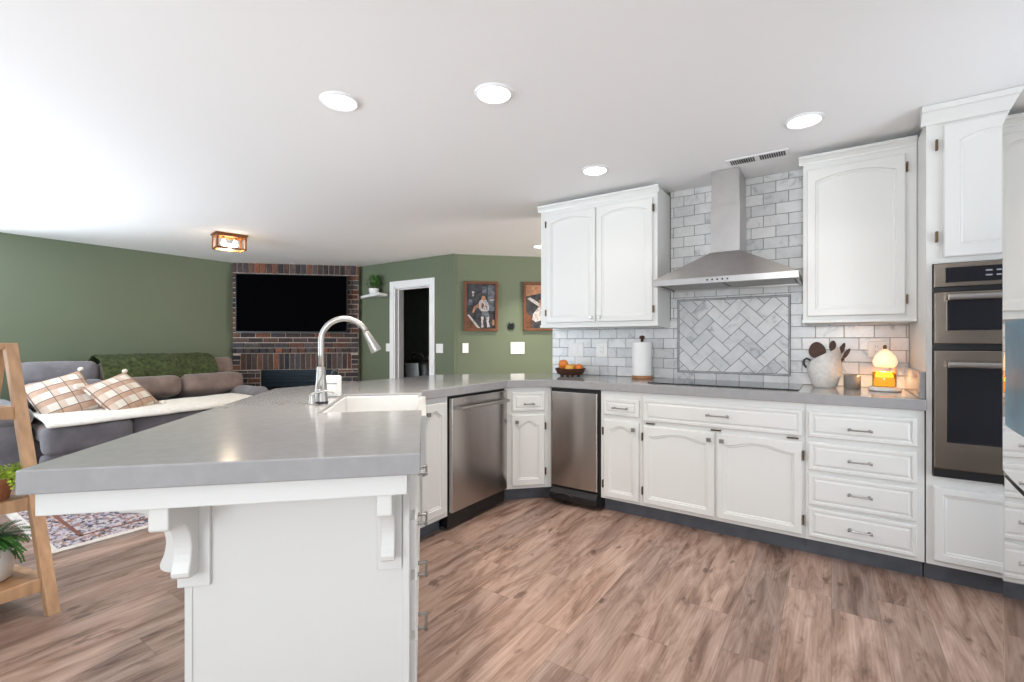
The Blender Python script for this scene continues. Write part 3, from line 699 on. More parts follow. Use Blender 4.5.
# ------------------------------------------------------------------ things on the counters
CTZ = .9145
o = MB().box(-1.045, -.155, 3.19, 3.655, CTZ, CTZ+.006).obj('cooktop', M['cooktop'], None, bev=.002)
tag(o, 'flat black glass cooktop set on the worktop below the hood', 'cooktop')

def plate(label, loc, rz, kind, cat='switch', w=.075, h=.118, slots=1):
    t = thing('outlet' if kind == 'outlet' else 'light_switch', label, cat, loc, rz)
    MB().box(-w/2, w/2, -.007, 0, -h/2, h/2).obj('plate', M['plate'], t, bev=.002)
    sp_ = w/slots
    for k in range(slots):
        x = -w/2+sp_*(k+.5)
        r = MB().box(x-.016, x+.016, -.0095, -.006, -.033, .033).obj('receptacle' if kind == 'outlet' else 'rocker', M['white'], t, bev=.001)
        if kind == 'outlet':
            s_ = MB()
            for zz in (-.019, .015): s_.box(x-.007, x-.005, -.0101, -.009, zz, zz+.009).box(x+.005, x+.007, -.0101, -.009, zz, zz+.007)
            s_.obj('slot', M['black'], r)
    return t
plate('triple white light switch on marble tile above the fruit bowl', (-1.838, T0, 1.127), 0, 'switch', w=.145, slots=3)
plate('white outlet on the marble tile left of the paper towel', (-1.598, T0, 1.128), 0, 'outlet', 'outlet', w=.10)
plate('white outlet on marble tile behind the glowing candle lamp', (.233, T0, 1.152), 0, 'outlet', 'outlet', w=.085, h=.095)

# fruit bowl
t = thing('fruit_bowl', 'dark wooden footed fruit bowl at the counter corner', 'bowl', (-1.795, 3.49, CTZ), 0)
MB().lathe([(0, .008), (.078, .008), (.106, .016), (.123, .054), (.128, .064), (.121, .065), (.098, .030), (.055, .020), (0, .020)]).obj('bowl_body', M['walnut'], t, 50)
for k in range(4):
    a_ = R(45+90*k); MB().lathe([(0, 0), (.012, 0), (.015, .006), (.018, .018), (0, .018)], (.07*math.cos(a_), .075*math.sin(a_), 0), 12).obj('foot', M['walnut'], t, True)
fr = [(-.052, -.02, .098, .042, 'orange', 'round orange fruit piled highest in the wooden bowl', .004), (-.005, .055, .072, .036, 'yellow', 'golden fruit at the back of the wooden bowl', 0), (.018, -.050, .072, .036, 'yellow', 'golden fruit at the front of the wooden bowl', 0), (.070, .018, .074, .036, 'orange', 'flushed orange fruit lying toward the towel side of the bowl', 0), (-.086, .045, .074, .028, 'yellow', 'pale golden fruit at the wall end of the wooden bowl', 0)]
for fx, fy, fz, fr_, mm, lab, dz in fr:
    f = thing('peach', lab, 'fruit', (-1.795+fx, 3.49+fy, CTZ+fz+dz-.008), rnd.uniform(0, 90), 'fruit in the wooden bowl')
    MB().lathe([(0, fr_*.82), (fr_*.15, fr_*.9), (fr_*.55, fr_*.85), (fr_*.9, fr_*.45), (fr_, 0), (fr_*.88, -fr_*.5), (fr_*.5, -fr_*.86), (0, -fr_*.92)], seg=20).obj('flesh', M[mm], f, True)
    MB().tube([(0, 0, fr_*.8), (.002, 0, fr_*1.02)], .0025, 6).obj('stem', M['walnut'], f)

# paper towel
t = thing('paper_towel_holder', 'wooden paper towel stand left of the cooktop', 'paper towel holder', (-1.205, 3.545, CTZ), 0)
MB().lathe([(0, 0), (.078, 0), (.080, .004), (.080, .018), (.072, .024), (0, .024)]).obj('base', M['copper'], t, 45)
MB().lathe([(.009, .024), (.009, .290), (.014, .294), (.008, .300), (.019, .310), (.021, .320), (.014, .330), (0, .333)], seg=16).obj('post', M['walnut'], t, 45)
o = MB().lathe([(.02, .026), (.072, .026), (.0735, .03), (.0735, .277), (.072, .281), (.02, .281), (.02, .026)], seg=40).obj('paper_towel_roll', M['paper'], None, 45)
o.location = (-1.205, 3.545, CTZ); tag(o, 'white paper towel roll on the wooden stand', 'paper towel')

# utensil crock
t = thing('utensil_pitcher', 'speckled white stoneware pitcher holding wooden utensils', 'pitcher', (-.035, 3.535, CTZ), -8)
b = MB(); seg = 40; rings = []
pf = [(.055, 0), (.062, .004), (.072, .03), (.087, .08), (.092, .115), (.088, .15), (.078, .185), (.072, .205)]
for r_, z in pf: rings.append(b.verts([(r_*math.cos(2*math.pi*i/seg)*(1+(.10 if z > .16 else 0)*max(0, math.cos(2*math.pi*i/seg))**4), r_*math.sin(2*math.pi*i/seg), z+(.040*(z/.205)**3*math.cos(2*math.pi*i/seg))) for i in range(seg)]))
for r_, z in reversed([(.081, .16), (.066, .203)][::1]): rings.append(b.verts([(r_*math.cos(2*math.pi*i/seg), r_*math.sin(2*math.pi*i/seg), z+(.040*(min(z, .205)/.205)**3*math.cos(2*math.pi*i/seg))) for i in range(seg)]))
for a, c_ in zip(rings, rings[1:]):
    for i in range(seg): b._f([a[i], a[(i+1) % seg], c_[(i+1) % seg], c_[i]])
b._f(rings[0][::-1]); b._f(rings[-1])
b.obj('pitcher_body', M['crock'], t, 60)
MB().tube([(-.072, 0, .165), (-.098, 0, .178), (-.112, 0, .165), (-.112, 0, .14), (-.098, 0, .118)], [.006, .007, .007, .007, .006], 10).obj('handle', mat('dark_glazed_handle', (.05, .05, .05), .4), t, True)
def spoon(label, x, y, lean, ang, hw, hl, z, name='wooden_spoon'):
    s_ = thing(name, label, 'utensil', (-.035+x, 3.535+y, CTZ+.07), 0)
    s_.rotation_euler = (0, R(lean), R(ang))
    MB().tube([(0, 0, 0), (0, 0, z*.6), (0, 0, z)], [.007, .0065, .008], 10).obj('shaft', M['walnut'], s_, True)
    h = MB(); out = []
    for k in range(24):
        a_ = 2*math.pi*k/24; out.append((hw*math.sin(a_)*(1-.18*math.cos(a_)*-1), z+hl*.5+.5*hl*-math.cos(a_)))
    h.prism(out, -.006, .006, 'y'); h.obj('head', M['walnut'], s_, bev=.003)
    return s_
spoon('broad dark wooden paddle leaning left in the white pitcher', -.022, -.005, -6, 0, .046, .105, .110, 'wooden_paddle')
spoon('slim dark wooden spoon leaning right in the white pitcher', .02, .015, 22, 0, .014, .085, .14)
spoon('short dark wooden scoop upright between the other pitcher utensils', .015, .03, 8, 0, .018, .06, .165)
spoon('narrow wooden spreader behind the slim spoon in the pitcher', .03, -.01, 30, 0, .011, .07, .13)

t = thing('glass_candle_jar', 'smoky grey glass jar between the pitcher and glowing lamp', 'jar', (.105, 3.50, CTZ), 0)
MB().lathe([(0, 0), (.040, 0), (.043, .006), (.043, .082), (.041, .084), (.039, .082), (.039, .03), (0, .03)]).obj('jar_body', M['jar'], t, 50)
MB().lathe([(0, .031), (.0375, .031), (.0375, .06), (0, .06)]).obj('candle', mat('grey_wax', (.42, .38, .34), .5, var=.05), t, 50)

# candle warmer lamp
LX, LY = .258, 3.470
t = thing('candle_lamp', 'glowing dome candle warmer lamp at right end of the worktop', 'lamp', (LX, LY, CTZ), 0)
MB().lathe([(0, 0), (.070, 0), (.076, .004), (.076, .020), (.072, .024), (0, .024)], seg=40).obj('base', M['marble'], t, 45)
dm = MB(); dm.lathe([(.040, .138), (.046, .140), (.056, .154), (.058, .172), (.049, .200), (.030, .226), (.011, .241), (0, .243)], seg=36); dm.obj('lamp_shade', M['dome'], t, True)
MB().lathe([(0, .242), (.008, .243), (.010, .258), (.005, .266), (0, .267)], seg=14).obj('finial', M['brass'], t, True)
MB().tube([(.052, .034, .022), (.052, .034, .14), (.036, .022, .19)], .004, 8).obj('stem', M['brass'], t, True)
MB().lathe([(0, .180), (.018, .180), (.02, .205), (.012, .225), (0, .228)], seg=14).obj('bulb', M['bulb'], t, True)
l = bpy.data.lights.new('candle_lamp_light', 'POINT'); l.energy = 3.6; l.color = (1, .62, .30); l.shadow_soft_size = .02
lo = bpy.data.objects.new('candle_lamp_light', l); COL.objects.link(lo); lo.location = (LX, LY, CTZ+.158)
c = thing('jar_candle', 'amber candle jar standing under the glowing lamp dome', 'candle', (LX-.004, LY-.004, CTZ+.0245), 0)
MB().lathe([(0, .001), (.051, .001), (.055, .008), (.055, .084), (.053, .086), (.051, .084), (.051, .006), (0, .005)], seg=36).obj('jar_body', M['amber'], c, 50)
MB().lathe([(0, .006), (.049, .006), (.049, .058), (0, .058)], seg=36).obj('wax', M['wax'], c, 50)
MB().tube([(0, 0, .058), (0, 0, .068)], .0015, 6).obj('wick', M['black'], c)

# ------------------------------------------------------------------ refrigerator
t = thing('refrigerator', 'polished stainless french door refrigerator at the right edge', 'refrigerator', (0, 0, 0))
FX, FY0, FY1 = .380, .88, 1.799
MB().box(FX+.075, 1.20, FY0+.005, FY1-.005, .03, 1.775).obj('cabinet', mat('grey_fridge_side', (.35, .35, .35), .4, .5, var=.03), t, bev=.004)
def fdoor(name, y0, y1, z0, z1):
    m = MB(); n = 24; A_, B_ = [], []
    pts = []
    for k in range(n+1):
        y = y0+(y1-y0)*k/n; s_ = (y-(FY0+FY1)/2)/((FY1-FY0)/2); pts.append((FX-.022*(1-s_*s_)+.0, y))
    e_ = .010
    pts[0] = (pts[0][0]+.006, y0); pts[-1] = (pts[-1][0]+.006, y1)
    poly = pts+[(FX+.07, y1), (FX+.07, y0)]
    m.prism(poly, z0, z1); return m.obj(name, M['fridge'], t, 30)
mid = (FY0+FY1)/2
d1 = fdoor('door', mid+.003, FY1, .862, 1.78); d2 = fdoor('door', FY0, mid-.003, .862, 1.78)
dr1 = fdoor('freezer_drawer', FY0, FY1, .06, .850)
MB().box(FX+.01, FX+.07, FY0+.01, FY1-.01, .850, .862).obj('gasket', M['black'], t)
dp = MB(); dp.prism([(FX-.022*(1-((y-mid)/((FY1-FY0)/2))**2)-.0012, y) for y in [1.46+(1.722-1.46)*k/10 for k in range(11)]]+[(FX+.03, 1.722), (FX+.03, 1.46)], .985, 1.255)
dd = dp.obj('dispenser', M['blue'], d1, bev=.002)

# ------------------------------------------------------------------ ceiling fittings
def downlight(x, y, label, power=7):
    t = thing('recessed_light', label, 'ceiling light', (x, y, CEIL-.001), 0, 'recessed ceiling lights')
    MB().lathe([(.072, -.004), (.078, -.010), (.090, -.006), (.0915, 0), (.072, 0), (.072, -.004)], seg=40).obj('trim_ring', M['white'], t, 60)
    MB().lathe([(0, -.0035), (.0715, -.0035), (.0715, -.0005), (0, -.0005)], seg=40).obj('lens', M['lens'], t)
    l = bpy.data.lights.new('downlight', 'AREA'); l.shape = 'DISK'; l.size = .13; l.energy = power; l.color = (1, .91, .80); l.spread = R(105)
    o = bpy.data.objects.new('downlight_lamp_near' if y > 2.5 else 'downlight_lamp', l); COL.objects.link(o); o.location = (x, y, CEIL-.014)
downlight(-1.955, 1.395, 'lit recessed downlight over the peninsula sink')
downlight(-1.299, 1.755, 'lit recessed downlight over the middle of the kitchen floor')
downlight(-1.319, 2.930, 'lit recessed downlight in front of the two door upper cabinet', .9)
downlight(-.118, 2.883, 'lit recessed downlight in front of the single door upper cabinet', 1.1)
downlight(-2.93, 4.90, 'lit recessed downlight in the hall before the framed pictures', 16)
t = thing('ceiling_vent', 'slotted white ceiling vent in front of the range hood', 'vent', (-.385, 3.30, CEIL-.001), 0)
MB().box(-.175, .175, -.055, .055, -.006, 0).obj('frame', M['white'], t, bev=.002)
v = MB()
for k in range(24):
    if k in (11, 12): continue
    x = -.148+k*.0129; v.box(x-.0045, x+.0045, -.038, .038, -.0075, -.0055)
v.obj('slot_shade', M['black'], t)  # black strips painted as the shade inside the vent slots

# flush lantern
t = thing('flush_mount_light', 'copper caged box ceiling light with two lit bulbs in the living room', 'ceiling light', (-5.40, 2.47, CEIL-.001), 80)
h = .165; x_, y_ = .135, .085
MB().box(-x_-.02, x_+.02, -y_-.02, y_+.02, -.018, 0).obj('canopy', M['brass'], t, bev=.003)
cg = MB(); q = .009
for sx in (-1, 1):
    for sy in (-1, 1): cg.box(sx*x_-q, sx*x_+q, sy*y_-q, sy*y_+q, -h, -.018)
for zz in (-h, -.036):
    for sy in (-1, 1): cg.box(-x_, x_, sy*y_-q, sy*y_+q, zz, zz+.016)
    for sx in (-1, 1): cg.box(sx*x_-q, sx*x_+q, -y_, y_, zz, zz+.016)
cg.obj('cage', M['brass'], t, bev=.001)
pn = MB()
for sy in (-1, 1): pn.box(-x_, x_, sy*y_-.001, sy*y_+.001, -h+.016, -.036)
for sx in (-1, 1): pn.box(sx*x_-.001, sx*x_+.001, -y_, y_, -h+.016, -.036)
pn.obj('pane', M['pane'], t)
for sx in (-1, 1):
    so = MB().tube([(sx*.055, 0, -.018), (sx*.055, 0, -.055)], .013, 12).obj('socket', M['brass'], t, True)
    MB().lathe([(0, -.055), (.010, -.056), (.022, -.085), (.026, -.105), (.018, -.125), (0, -.131)], (sx*.055, 0, 0), 16).obj('bulb', M['bulb'], so, True)
l = bpy.data.lights.new('lantern_light', 'POINT'); l.energy = 24; l.color = (1, .80, .55); l.shadow_soft_size = .05
lo = bpy.data.objects.new('lantern_light', l); COL.objects.link(lo); lo.location = (-5.40, 2.47, CEIL-.14)

# ------------------------------------------------------------------ fireplace wall
FA = math.degrees(math.atan2(1.24, 1.26)); FW = math.hypot(1.24, 1.26)
t = thing('brick_fireplace', 'corner fireplace of mixed old brick rising to the ceiling', 'fireplace', (-7.25, 3.36, 0), FA)
IX0, IX1, IZ = .375, 1.47, .775
MB().box(0, IX0, .012, .25, 0, CEIL-.002).box(IX1, FW, .012, .25, 0, CEIL-.002).box(IX0, IX1, .012, .25, IZ, CEIL-.002).box(IX0, IX1, .2, .25, 0, IZ).obj('mortar_bed', M['mortar'], t)
bk = MB()
def brick(x0, x1, z0, z1, y=0):
    x0 = max(x0, 0); x1 = min(x1, FW)
    if x1-x0 < .012: return
    j = rnd.uniform(-.003, .003); bk.box(x0, x1, y+j, .03, z0, z1)
mj = .011
def course(z0, h, x0, x1, ln_, off, y=0):
    x = x0-off
    while x < x1:
        a, b = max(x, x0), min(x+ln_-mj, x1)
        if b-a > .012: brick(a, b, z0, z0+h-mj, y)
        x += ln_
def zone(z0, z1, x0, x1):
    z = z0; k = 0
    while z < z1-.03: course(z, min(.0735, z1-z), x0, x1, .208, .104*(k % 2)); z += .0735; k += 1
zone(0, IZ, 0, IX0-.004); zone(0, IZ, IX1+.004, FW)
course(IZ+.006, .245, 0.11, FW-.11, .075, 0)      # soldiers over the firebox
zone(IZ+.006, 1.026, 0, .10); zone(IZ+.006, 1.026, FW-.10, FW)
course(1.028, .078, -.02, FW+.02, .107, .03, -.035)  # projecting ledge
course(1.106, .078, 0, FW, .208, .05, -.012)
zone(1.184, 2.135, 0, FW)
course(2.135, .075, 0, FW, .208, .08, -.008)
course(2.212, .152, 0, FW, .080, .02)
bk.obj('brickwork', M['brick'], t, bev=.002, seg=1)
iv = MB(); iv.box(IX0+.004, IX1-.004, .02, .18, .0, IZ-.004)
io = iv.obj('firebox_insert', M['insert'], t, bev=.003)
lv = MB()
for k in range(4): lv.box(IX0+.05, IX1-.05, .004, .022, IZ-.05-k*.045, IZ-.03-k*.045)
lv.obj('louvre', M['insert'], io, bev=.002)
MB().box(IX0+.09, IX1-.09, .012, .021, .12, IZ-.25).obj('firebox_glass', M['glassblk'], io)
tv = thing('television', 'large black flat television mounted on the brick fireplace', 'television', (-7.25, 3.36, 0), FA)
MB().box(.07, 1.625, -.095, -.055, 1.325, 2.188).obj('tv_case', M['black'], tv, bev=.004)
MB().box(.082, 1.613, -.0965, -.094, 1.345, 2.176).obj('screen', M['tv'], tv)
MB().box(.6, 1.1, -.055, -.003, 1.5, 2.0).obj('wall_mount', M['black'], tv)

# ------------------------------------------------------------------ back wall things
plate('white switch plate on the green wall left of the doorway', (-5.405, YB-.001, 1.11), 0, 'switch', w=.085)
plate('white double switch plate on green wall right of the doorway', (-4.375, YB-.001, 1.105), 0, 'switch', w=.125, h=.125, slots=2)
def on45(tt, z): return (-4.16+tt*S2-.001, 4.68+tt*S2, z)
def off45(tt, z, d): x, y, q = on45(tt, z); return (x+d*S2, y-d*S2, q)
plate('narrow white switch plate on green wall under the first framed picture', off45(.182, 1.11, .003), 45, 'switch', w=.08, h=.13)
plate('wide white switch plate on green wall below the thermostat', off45(.890, 1.108, .003), 45, 'switch', w=.19, h=.16, slots=3)
t = thing('thermostat', 'round black thermostat on green wall between the framed pictures', 'thermostat', off45(.80, 1.408, .003), 45)
RX = Matrix.Rotation(R(90), 4, 'X')
MB().lathe([(0, 0), (.048, 0), (.05, .006), (.05, .018), (.044, .024), (0, .024)], seg=32, M=RX).obj('dial_ring', M['black'], t, 50)
MB().lathe([(0, .0235), (.036, .0235), (.036, .026), (0, .0265)], seg=28, M=RX).obj('display', mat('dark_display', (.012, .016, .018), .1, var=.3), t, 50)
def picture(label, tt, wd, z0, z1, variant):
    t = thing('framed_picture', label, 'picture', off45(tt, (z0+z1)/2, .003), 45)
    h2, w2, f = (z1-z0)/2, wd/2, .034
    fm = MB()
    for a, b, c_, d_ in ((-w2, w2, -h2, -h2+f), (-w2, w2, h2-f, h2), (-w2, -w2+f, -h2+f, h2-f), (w2-f, w2, -h2+f, h2-f)): fm.box(a, b, -.038, -.001, c_, d_)
    fm.obj('frame', M['frame'], t, bev=.003)
    p = MB(); a, b = w2-f, h2-f
    p.box(-a, a, -.016, -.003, -b, b)
    def poly(pts, mi, lay):
        p.mi = mi; vs = p.verts([(x*a, -.0165-.0003*lay, z*b) for x, z in pts]); p._f(vs); p.mi = 0
    if variant == 0:
        poly([(-1, -1), (-1, -.35), (-.2, -1)], 2, 1)
        poly([(-.95, -.40), (-.85, -.36), (-.05, -.98), (-.25, -.98)], 1, 2)
        poly([(.45, -.2), (.98, -.2), (.98, .95), (.5, .95)], 4, 1)
        for q_ in ((-.55, .62, .09, .06), (-.55, .48, .08, .05)): poly([(q_[0]+q_[2]*math.cos(2*math.pi*k/12), q_[1]+q_[3]*math.sin(2*math.pi*k/12)) for k in range(12)], 1, 2)
        poly([(-.22, .02), (-.08, .26), (.10, .34), (.36, .30), (.55, .08), (.58, -.14), (.40, -.30), (.08, -.26), (-.10, -.12)], 1, 2)
        poly([(.02, .32), (.06, .44), (.20, .48), (.32, .40), (.30, .30), (.16, .26)], 3, 3)
        poly([(-.18, .12), (-.50, -.02), (-.62, -.28), (-.50, -.30), (-.36, -.10), (-.10, -.02)], 3, 3)
        poly([(.06, -.22), (.50, -.22), (.60, -.46), (.34, -.54), (.22, -.44), (-.02, -.50)], 4, 3)
        poly([(.00, -.48), (.20, -.46), (.14, -.74), (.20, -.94), (.02, -.96), (.02, -.74)], 1, 4)
        poly([(.36, -.52), (.58, -.46), (.54, -.72), (.64, -.92), (.44, -.95), (.40, -.72)], 1, 4)
        poly([(.0, .0), (.12, .18), (.24, .04), (.12, -.12)], 2, 4); poly([(.28, .1), (.44, .0), (.38, -.16)], 4, 4)
        poly([(-.9, .05), (-.6, .08), (-.62, .3), (-.85, .32)], 4, 2); poly([(.1, .6), (.4, .62), (.4, .9), (.1, .88)], 4, 2)
        poly([(.62, .3), (.95, .33), (.95, .28), (.62, .25)], 1, 2); poly([(.8, -.6), (.95, -.6), (.95, -.85), (.8, -.85)], 3, 2)
    else:
        poly([(-1, .45), (-1, .98), (.9, .98), (.9, .5), (.1, .62)], 3, 1)
        poly([(-.9, .35), (-.7, .42), (.05, .1), (-.1, 0)], 1, 2)
        poly([(-1, -1), (-1, -.2), (-.5, -.55), (-.6, -1)], 2, 1)
        poly([(-.1, .3), (.35, .35), (.6, .05), (.25, -.12), (-.05, -.02)], 3, 2)
        poly([(-.5, -.35), (-.1, -.02), (.55, .0), (.7, -.4), (.2, -.6), (-.3, -.72), (-.55, -.6)], 1, 3)
        poly([(.15, .2), (.3, .3), (.35, .12)], 2, 4)
    p.obj('print', [M['printbg'], M['printwh'], M['printbr'], M['printpk'], M['printgy']], t)
picture('whole wood framed picture of a pale figure on the green wall', .388, .452, 1.337, 2.0, 0)
picture('wood framed picture partly hidden by the two door upper cabinet', 1.205, .478, 1.345, 2.008, 1)

# corner shelf with plant
CZ = 1.86
t = thing('corner_shelf', 'small white floating corner shelf beside the brick fireplace', 'shelf', (-5.70, YB, CZ), 0)
sh = MB(); poly = [(-.35, -.004), (.30, -.004), (.37, -.255)]
sh.prism(poly, 0, .04); sh.obj('shelf_board', M['white'], t, bev=.003)
t = thing('potted_plant', 'small bushy green plant in white pot on the corner shelf', 'plant', (-5.58, YB-.12, CZ+.0405), 0)
MB().lathe([(0, 0), (.055, 0), (.068, .02), (.074, .075), (.070, .078), (.064, .07), (0, .068)], seg=24).obj('pot', M['pot'], t, 50)
fo = MB()
for k in range(230):
    a_ = rnd.uniform(0, 2*math.pi); el = rnd.uniform(.15, 1.35); rr = rnd.uniform(.05, .185)
    c = Vector((rr*math.cos(a_)*math.cos(el)*.95, rr*math.sin(a_)*math.cos(el)*.7, .075+rr*math.sin(el)*1.15))
    dr = Vector((math.cos(a_)*math.cos(el), math.sin(a_)*math.cos(el), math.sin(el)+rnd.uniform(-.4, .4))).normalized(); sd = dr.cross(Vector((0, 0, 1))).normalized()*.011; L_ = .06
    fo._f(fo.verts([c-dr*L_*.4, c+sd, c+dr*L_*.6, c-sd]))
fo.obj('foliage', M['leaf'], t)
st = MB()
for k in range(7):
    a_ = k*.9; st.tube([(.02*math.cos(a_), .02*math.sin(a_), .06), (.07*math.cos(a_), .05*math.sin(a_), .17)], .002, 5)
st.obj('stem', M['leaf'], t)

# ------------------------------------------------------------------ sofa along the left wall
t = thing('reclining_sofa', 'taupe microsuede three seat reclining sofa along the green wall', 'sofa', (0, 0, 0))
SY = [1.02, 1.66, 2.32, 2.98]
SF = [-5.47, -5.56, -5.72]           # front of each seat
MB().box(-7.12, -5.75, SY[0], SY[-1], .05, .34).obj('frame', M['sofag'], t, bev=.02)
BK = [1.06, 1.72, 2.42, 3.14]
for i in range(3):
    y0, y1 = SY[i]+.004, SY[i+1]-.004; yc, hy = (y0+y1)/2, (y1-y0)/2
    xf = SF[i]; MB().rbox(((xf-6.75)/2, yc, .40), ((xf+6.75)/2, hy, .085), .06, 10, puff=.015, wob=.012, seed=i).obj('seat_cushion', M['sofa'], t, True)
    MB().rbox((xf-.055, yc, .345), (.085, hy, .125), .065, 10, wob=.012, seed=i+9).obj('footrest_pad', M['sofag'], t, True)
    MB().rbox((xf-.075, yc, .145), (.075, hy, .085), .05, 8, wob=.01, seed=i+5).obj('front_panel', M['sofag'], t, True)
    b0, b1 = BK[i]+.004, BK[i+1]-.004; yb, hb_ = (b0+b1)/2, (b1-b0)/2
    Mx = Matrix.Translation((-6.80, yb, .42)) @ Matrix.Rotation(R(-14), 4, 'Y')
    bm_ = M['sofag'] if i == 0 else M['sofa']
    MB().rbox((.17, 0, .175), (.27, hb_, .125), .085, 10, M=Mx, wob=.014, seed=i+20).obj('lumbar_cushion', bm_, t, True)
    MB().rbox((.03, 0, .420), (.17, hb_, .135), .085, 10, M=Mx, wob=.014, seed=i+30).obj('headrest_cushion', bm_, t, True)
def arm(y0, y1, x0, x1, z, mm):
    a_ = MB().rbox(((x0+x1)/2, (y0+y1)/2, (z-.12+.05)/2), ((x1-x0)/2-.02, (y1-y0)/2-.01, (z-.12-.05)/2), .04, 8, wob=.006).obj('arm', mm, t, True)
    MB().rbox(((x0+x1)/2, (y0+y1)/2, z-.085), ((x1-x0)/2, (y1-y0)/2+.01, .085), .08, 10, wob=.01, seed=3).obj('arm_pad', mm, a_, True)
arm(.76, 1.01, -6.95, -5.62, .64, M['sofag']); arm(2.99, 3.22, -6.75, -5.95, .62, M['sofag'])

# throws
def drape(name, prof, y0, y1, m, label, ny=30, wav=.02, thick=.018, fz=0.0, seed=0, skew=None):
    d = MB(); rows = []
    for j in range(ny+1):
        y = y0+(y1-y0)*j/ny; row = []
        for k, (px, pz) in enumerate(prof):
            nv = noise.noise_vector(Vector((y*4+seed, k*.6, seed)))
            sx = skew(j/ny) if skew else 0
            row.append((px+nv.x*wav+sx, y+nv.y*wav*.6, pz+nv.z*wav*.5))
        rows.append(d.verts(row))
    for a, b in zip(rows, rows[1:]):
        for k in range(len(prof)-1): d._f([a[k], a[k+1], b[k+1], b[k]])
    o = d.obj(name, m, None, True); s_ = o.modifiers.new('thickness', 'SOLIDIFY'); s_.thickness = thick; s_.offset = 1
    ss = o.modifiers.new('smooth', 'SUBSURF'); ss.levels = ss.render_levels = 1
    if fz:
        tx = bpy.data.textures.new(name, 'CLOUDS'); tx.noise_scale = .025
        dm_ = o.modifiers.new('knit', 'DISPLACE'); dm_.texture = tx; dm_.strength = fz; dm_.texture_coords = 'LOCAL'
    return tag(o, label, 'blanket')
drape('throw_blanket', [(-7.13, .80), (-7.13, .95), (-7.09, 1.01), (-7.00, 1.032), (-6.86, 1.015), (-6.74, .985), (-6.675, .91), (-6.645, .82), (-6.615, .735)], 1.72, 2.90, M['grnthrow'], 'olive green chenille throw draped over the sofa backs', fz=.03, thick=.02, ny=40)
drape('throw_blanket', [(-6.12, .520), (-6.0, .520), (-5.8, .522), (-5.66, .520), (-5.53, .515), (-5.43, .500), (-5.41, .465)], 1.03, 2.96, M['whthrow'], 'white fleece throw spread along the sofa seat fronts', wav=.012, thick=.02, ny=40, skew=lambda q: -.12*q-.16*q*q)

# plaid cushions
def cushion(label, loc, rot, sz=.235):
    t = thing('plaid_cushion', label, 'cushion', loc, 0, 'plaid cushions on the sofa'); t.rotation_euler = (Matrix.Rotation(rot[2], 3, 'Z') @ Matrix.Rotation(rot[1], 3, 'Y') @ Matrix.Rotation(R(20), 3, 'Z')).to_euler()
    c = MB(); n = 16; F_, B_ = {}, {}
    for i in range(n+1):
        for j in range(n+1):
            u, v = -1+2*i/n, -1+2*j/n
            th = .085*((1-u*u)*(1-v*v))**.45; pin = 1-.10*(1-abs(u*v))*0-.07*(1-v*v if abs(u) > .99 else 0)
            k = 1-.06*((1-v*v)*u*u); k2 = 1-.06*((1-u*u)*v*v)
            F_[i, j] = c.bm.verts.new((u*sz*k, v*sz*k2, th)); B_[i, j] = F_[i, j] if i in (0, n) or j in (0, n) else c.bm.verts.new((u*sz*k, v*sz*k2, -th))
    for i in range(n):
        for j in range(n):
            c._f([F_[i, j], F_[i+1, j], F_[i+1, j+1], F_[i, j+1]]); c._f([B_[i, j+1], B_[i+1, j+1], B_[i+1, j], B_[i, j]])
    c.obj('cover', M['plaid'], t, True)
    for sx in (-1, 1):
        for sy in (-1, 1):
            MB().rbox((sx*(sz+.015), sy*(sz+.015), 0), (.024, .024, .02), .018, 5, wob=.02, seed=sx+2*sy).obj('tassel', M['cream'], t, True)
    return t
cushion('plaid cushion leaning nearest the sofa arm, half behind the other', (-6.02, 1.27, .675), (R(4), R(52), R(-6)))
cushion('plaid cushion in front, beside the middle sofa seat', (-5.88, 1.67, .660), (R(-3), R(47), R(12)))

# rug
rug = thing('area_rug', 'multicoloured distressed area rug in front of the sofa', 'rug', (0, 0, 0))
rx0, rx1, ry0, ry1 = -5.35, -3.62, .70, 2.45
MB().box(rx0+.05, rx1-.05, ry0+.05, ry1-.05, .0, .0105).obj('pile', M['rug'], rug)
MB().box(rx0, rx1, ry0, ry1, 0, .0095).obj('border', M['rugedge'], rug, bev=.002)
rl = MB(); q = .17
for a, b, c_, d_ in ((rx0+q, rx1-q, ry0+q, ry0+q+.022), (rx0+q, rx1-q, ry1-q-.022, ry1-q), (rx0+q, rx0+q+.022, ry0+q, ry1-q), (rx1-q-.022, rx1-q, ry0+q, ry1-q)): rl.box(a, b, c_, d_, .0, .0112)
rl.obj('border_line', M['rugred'], rug)

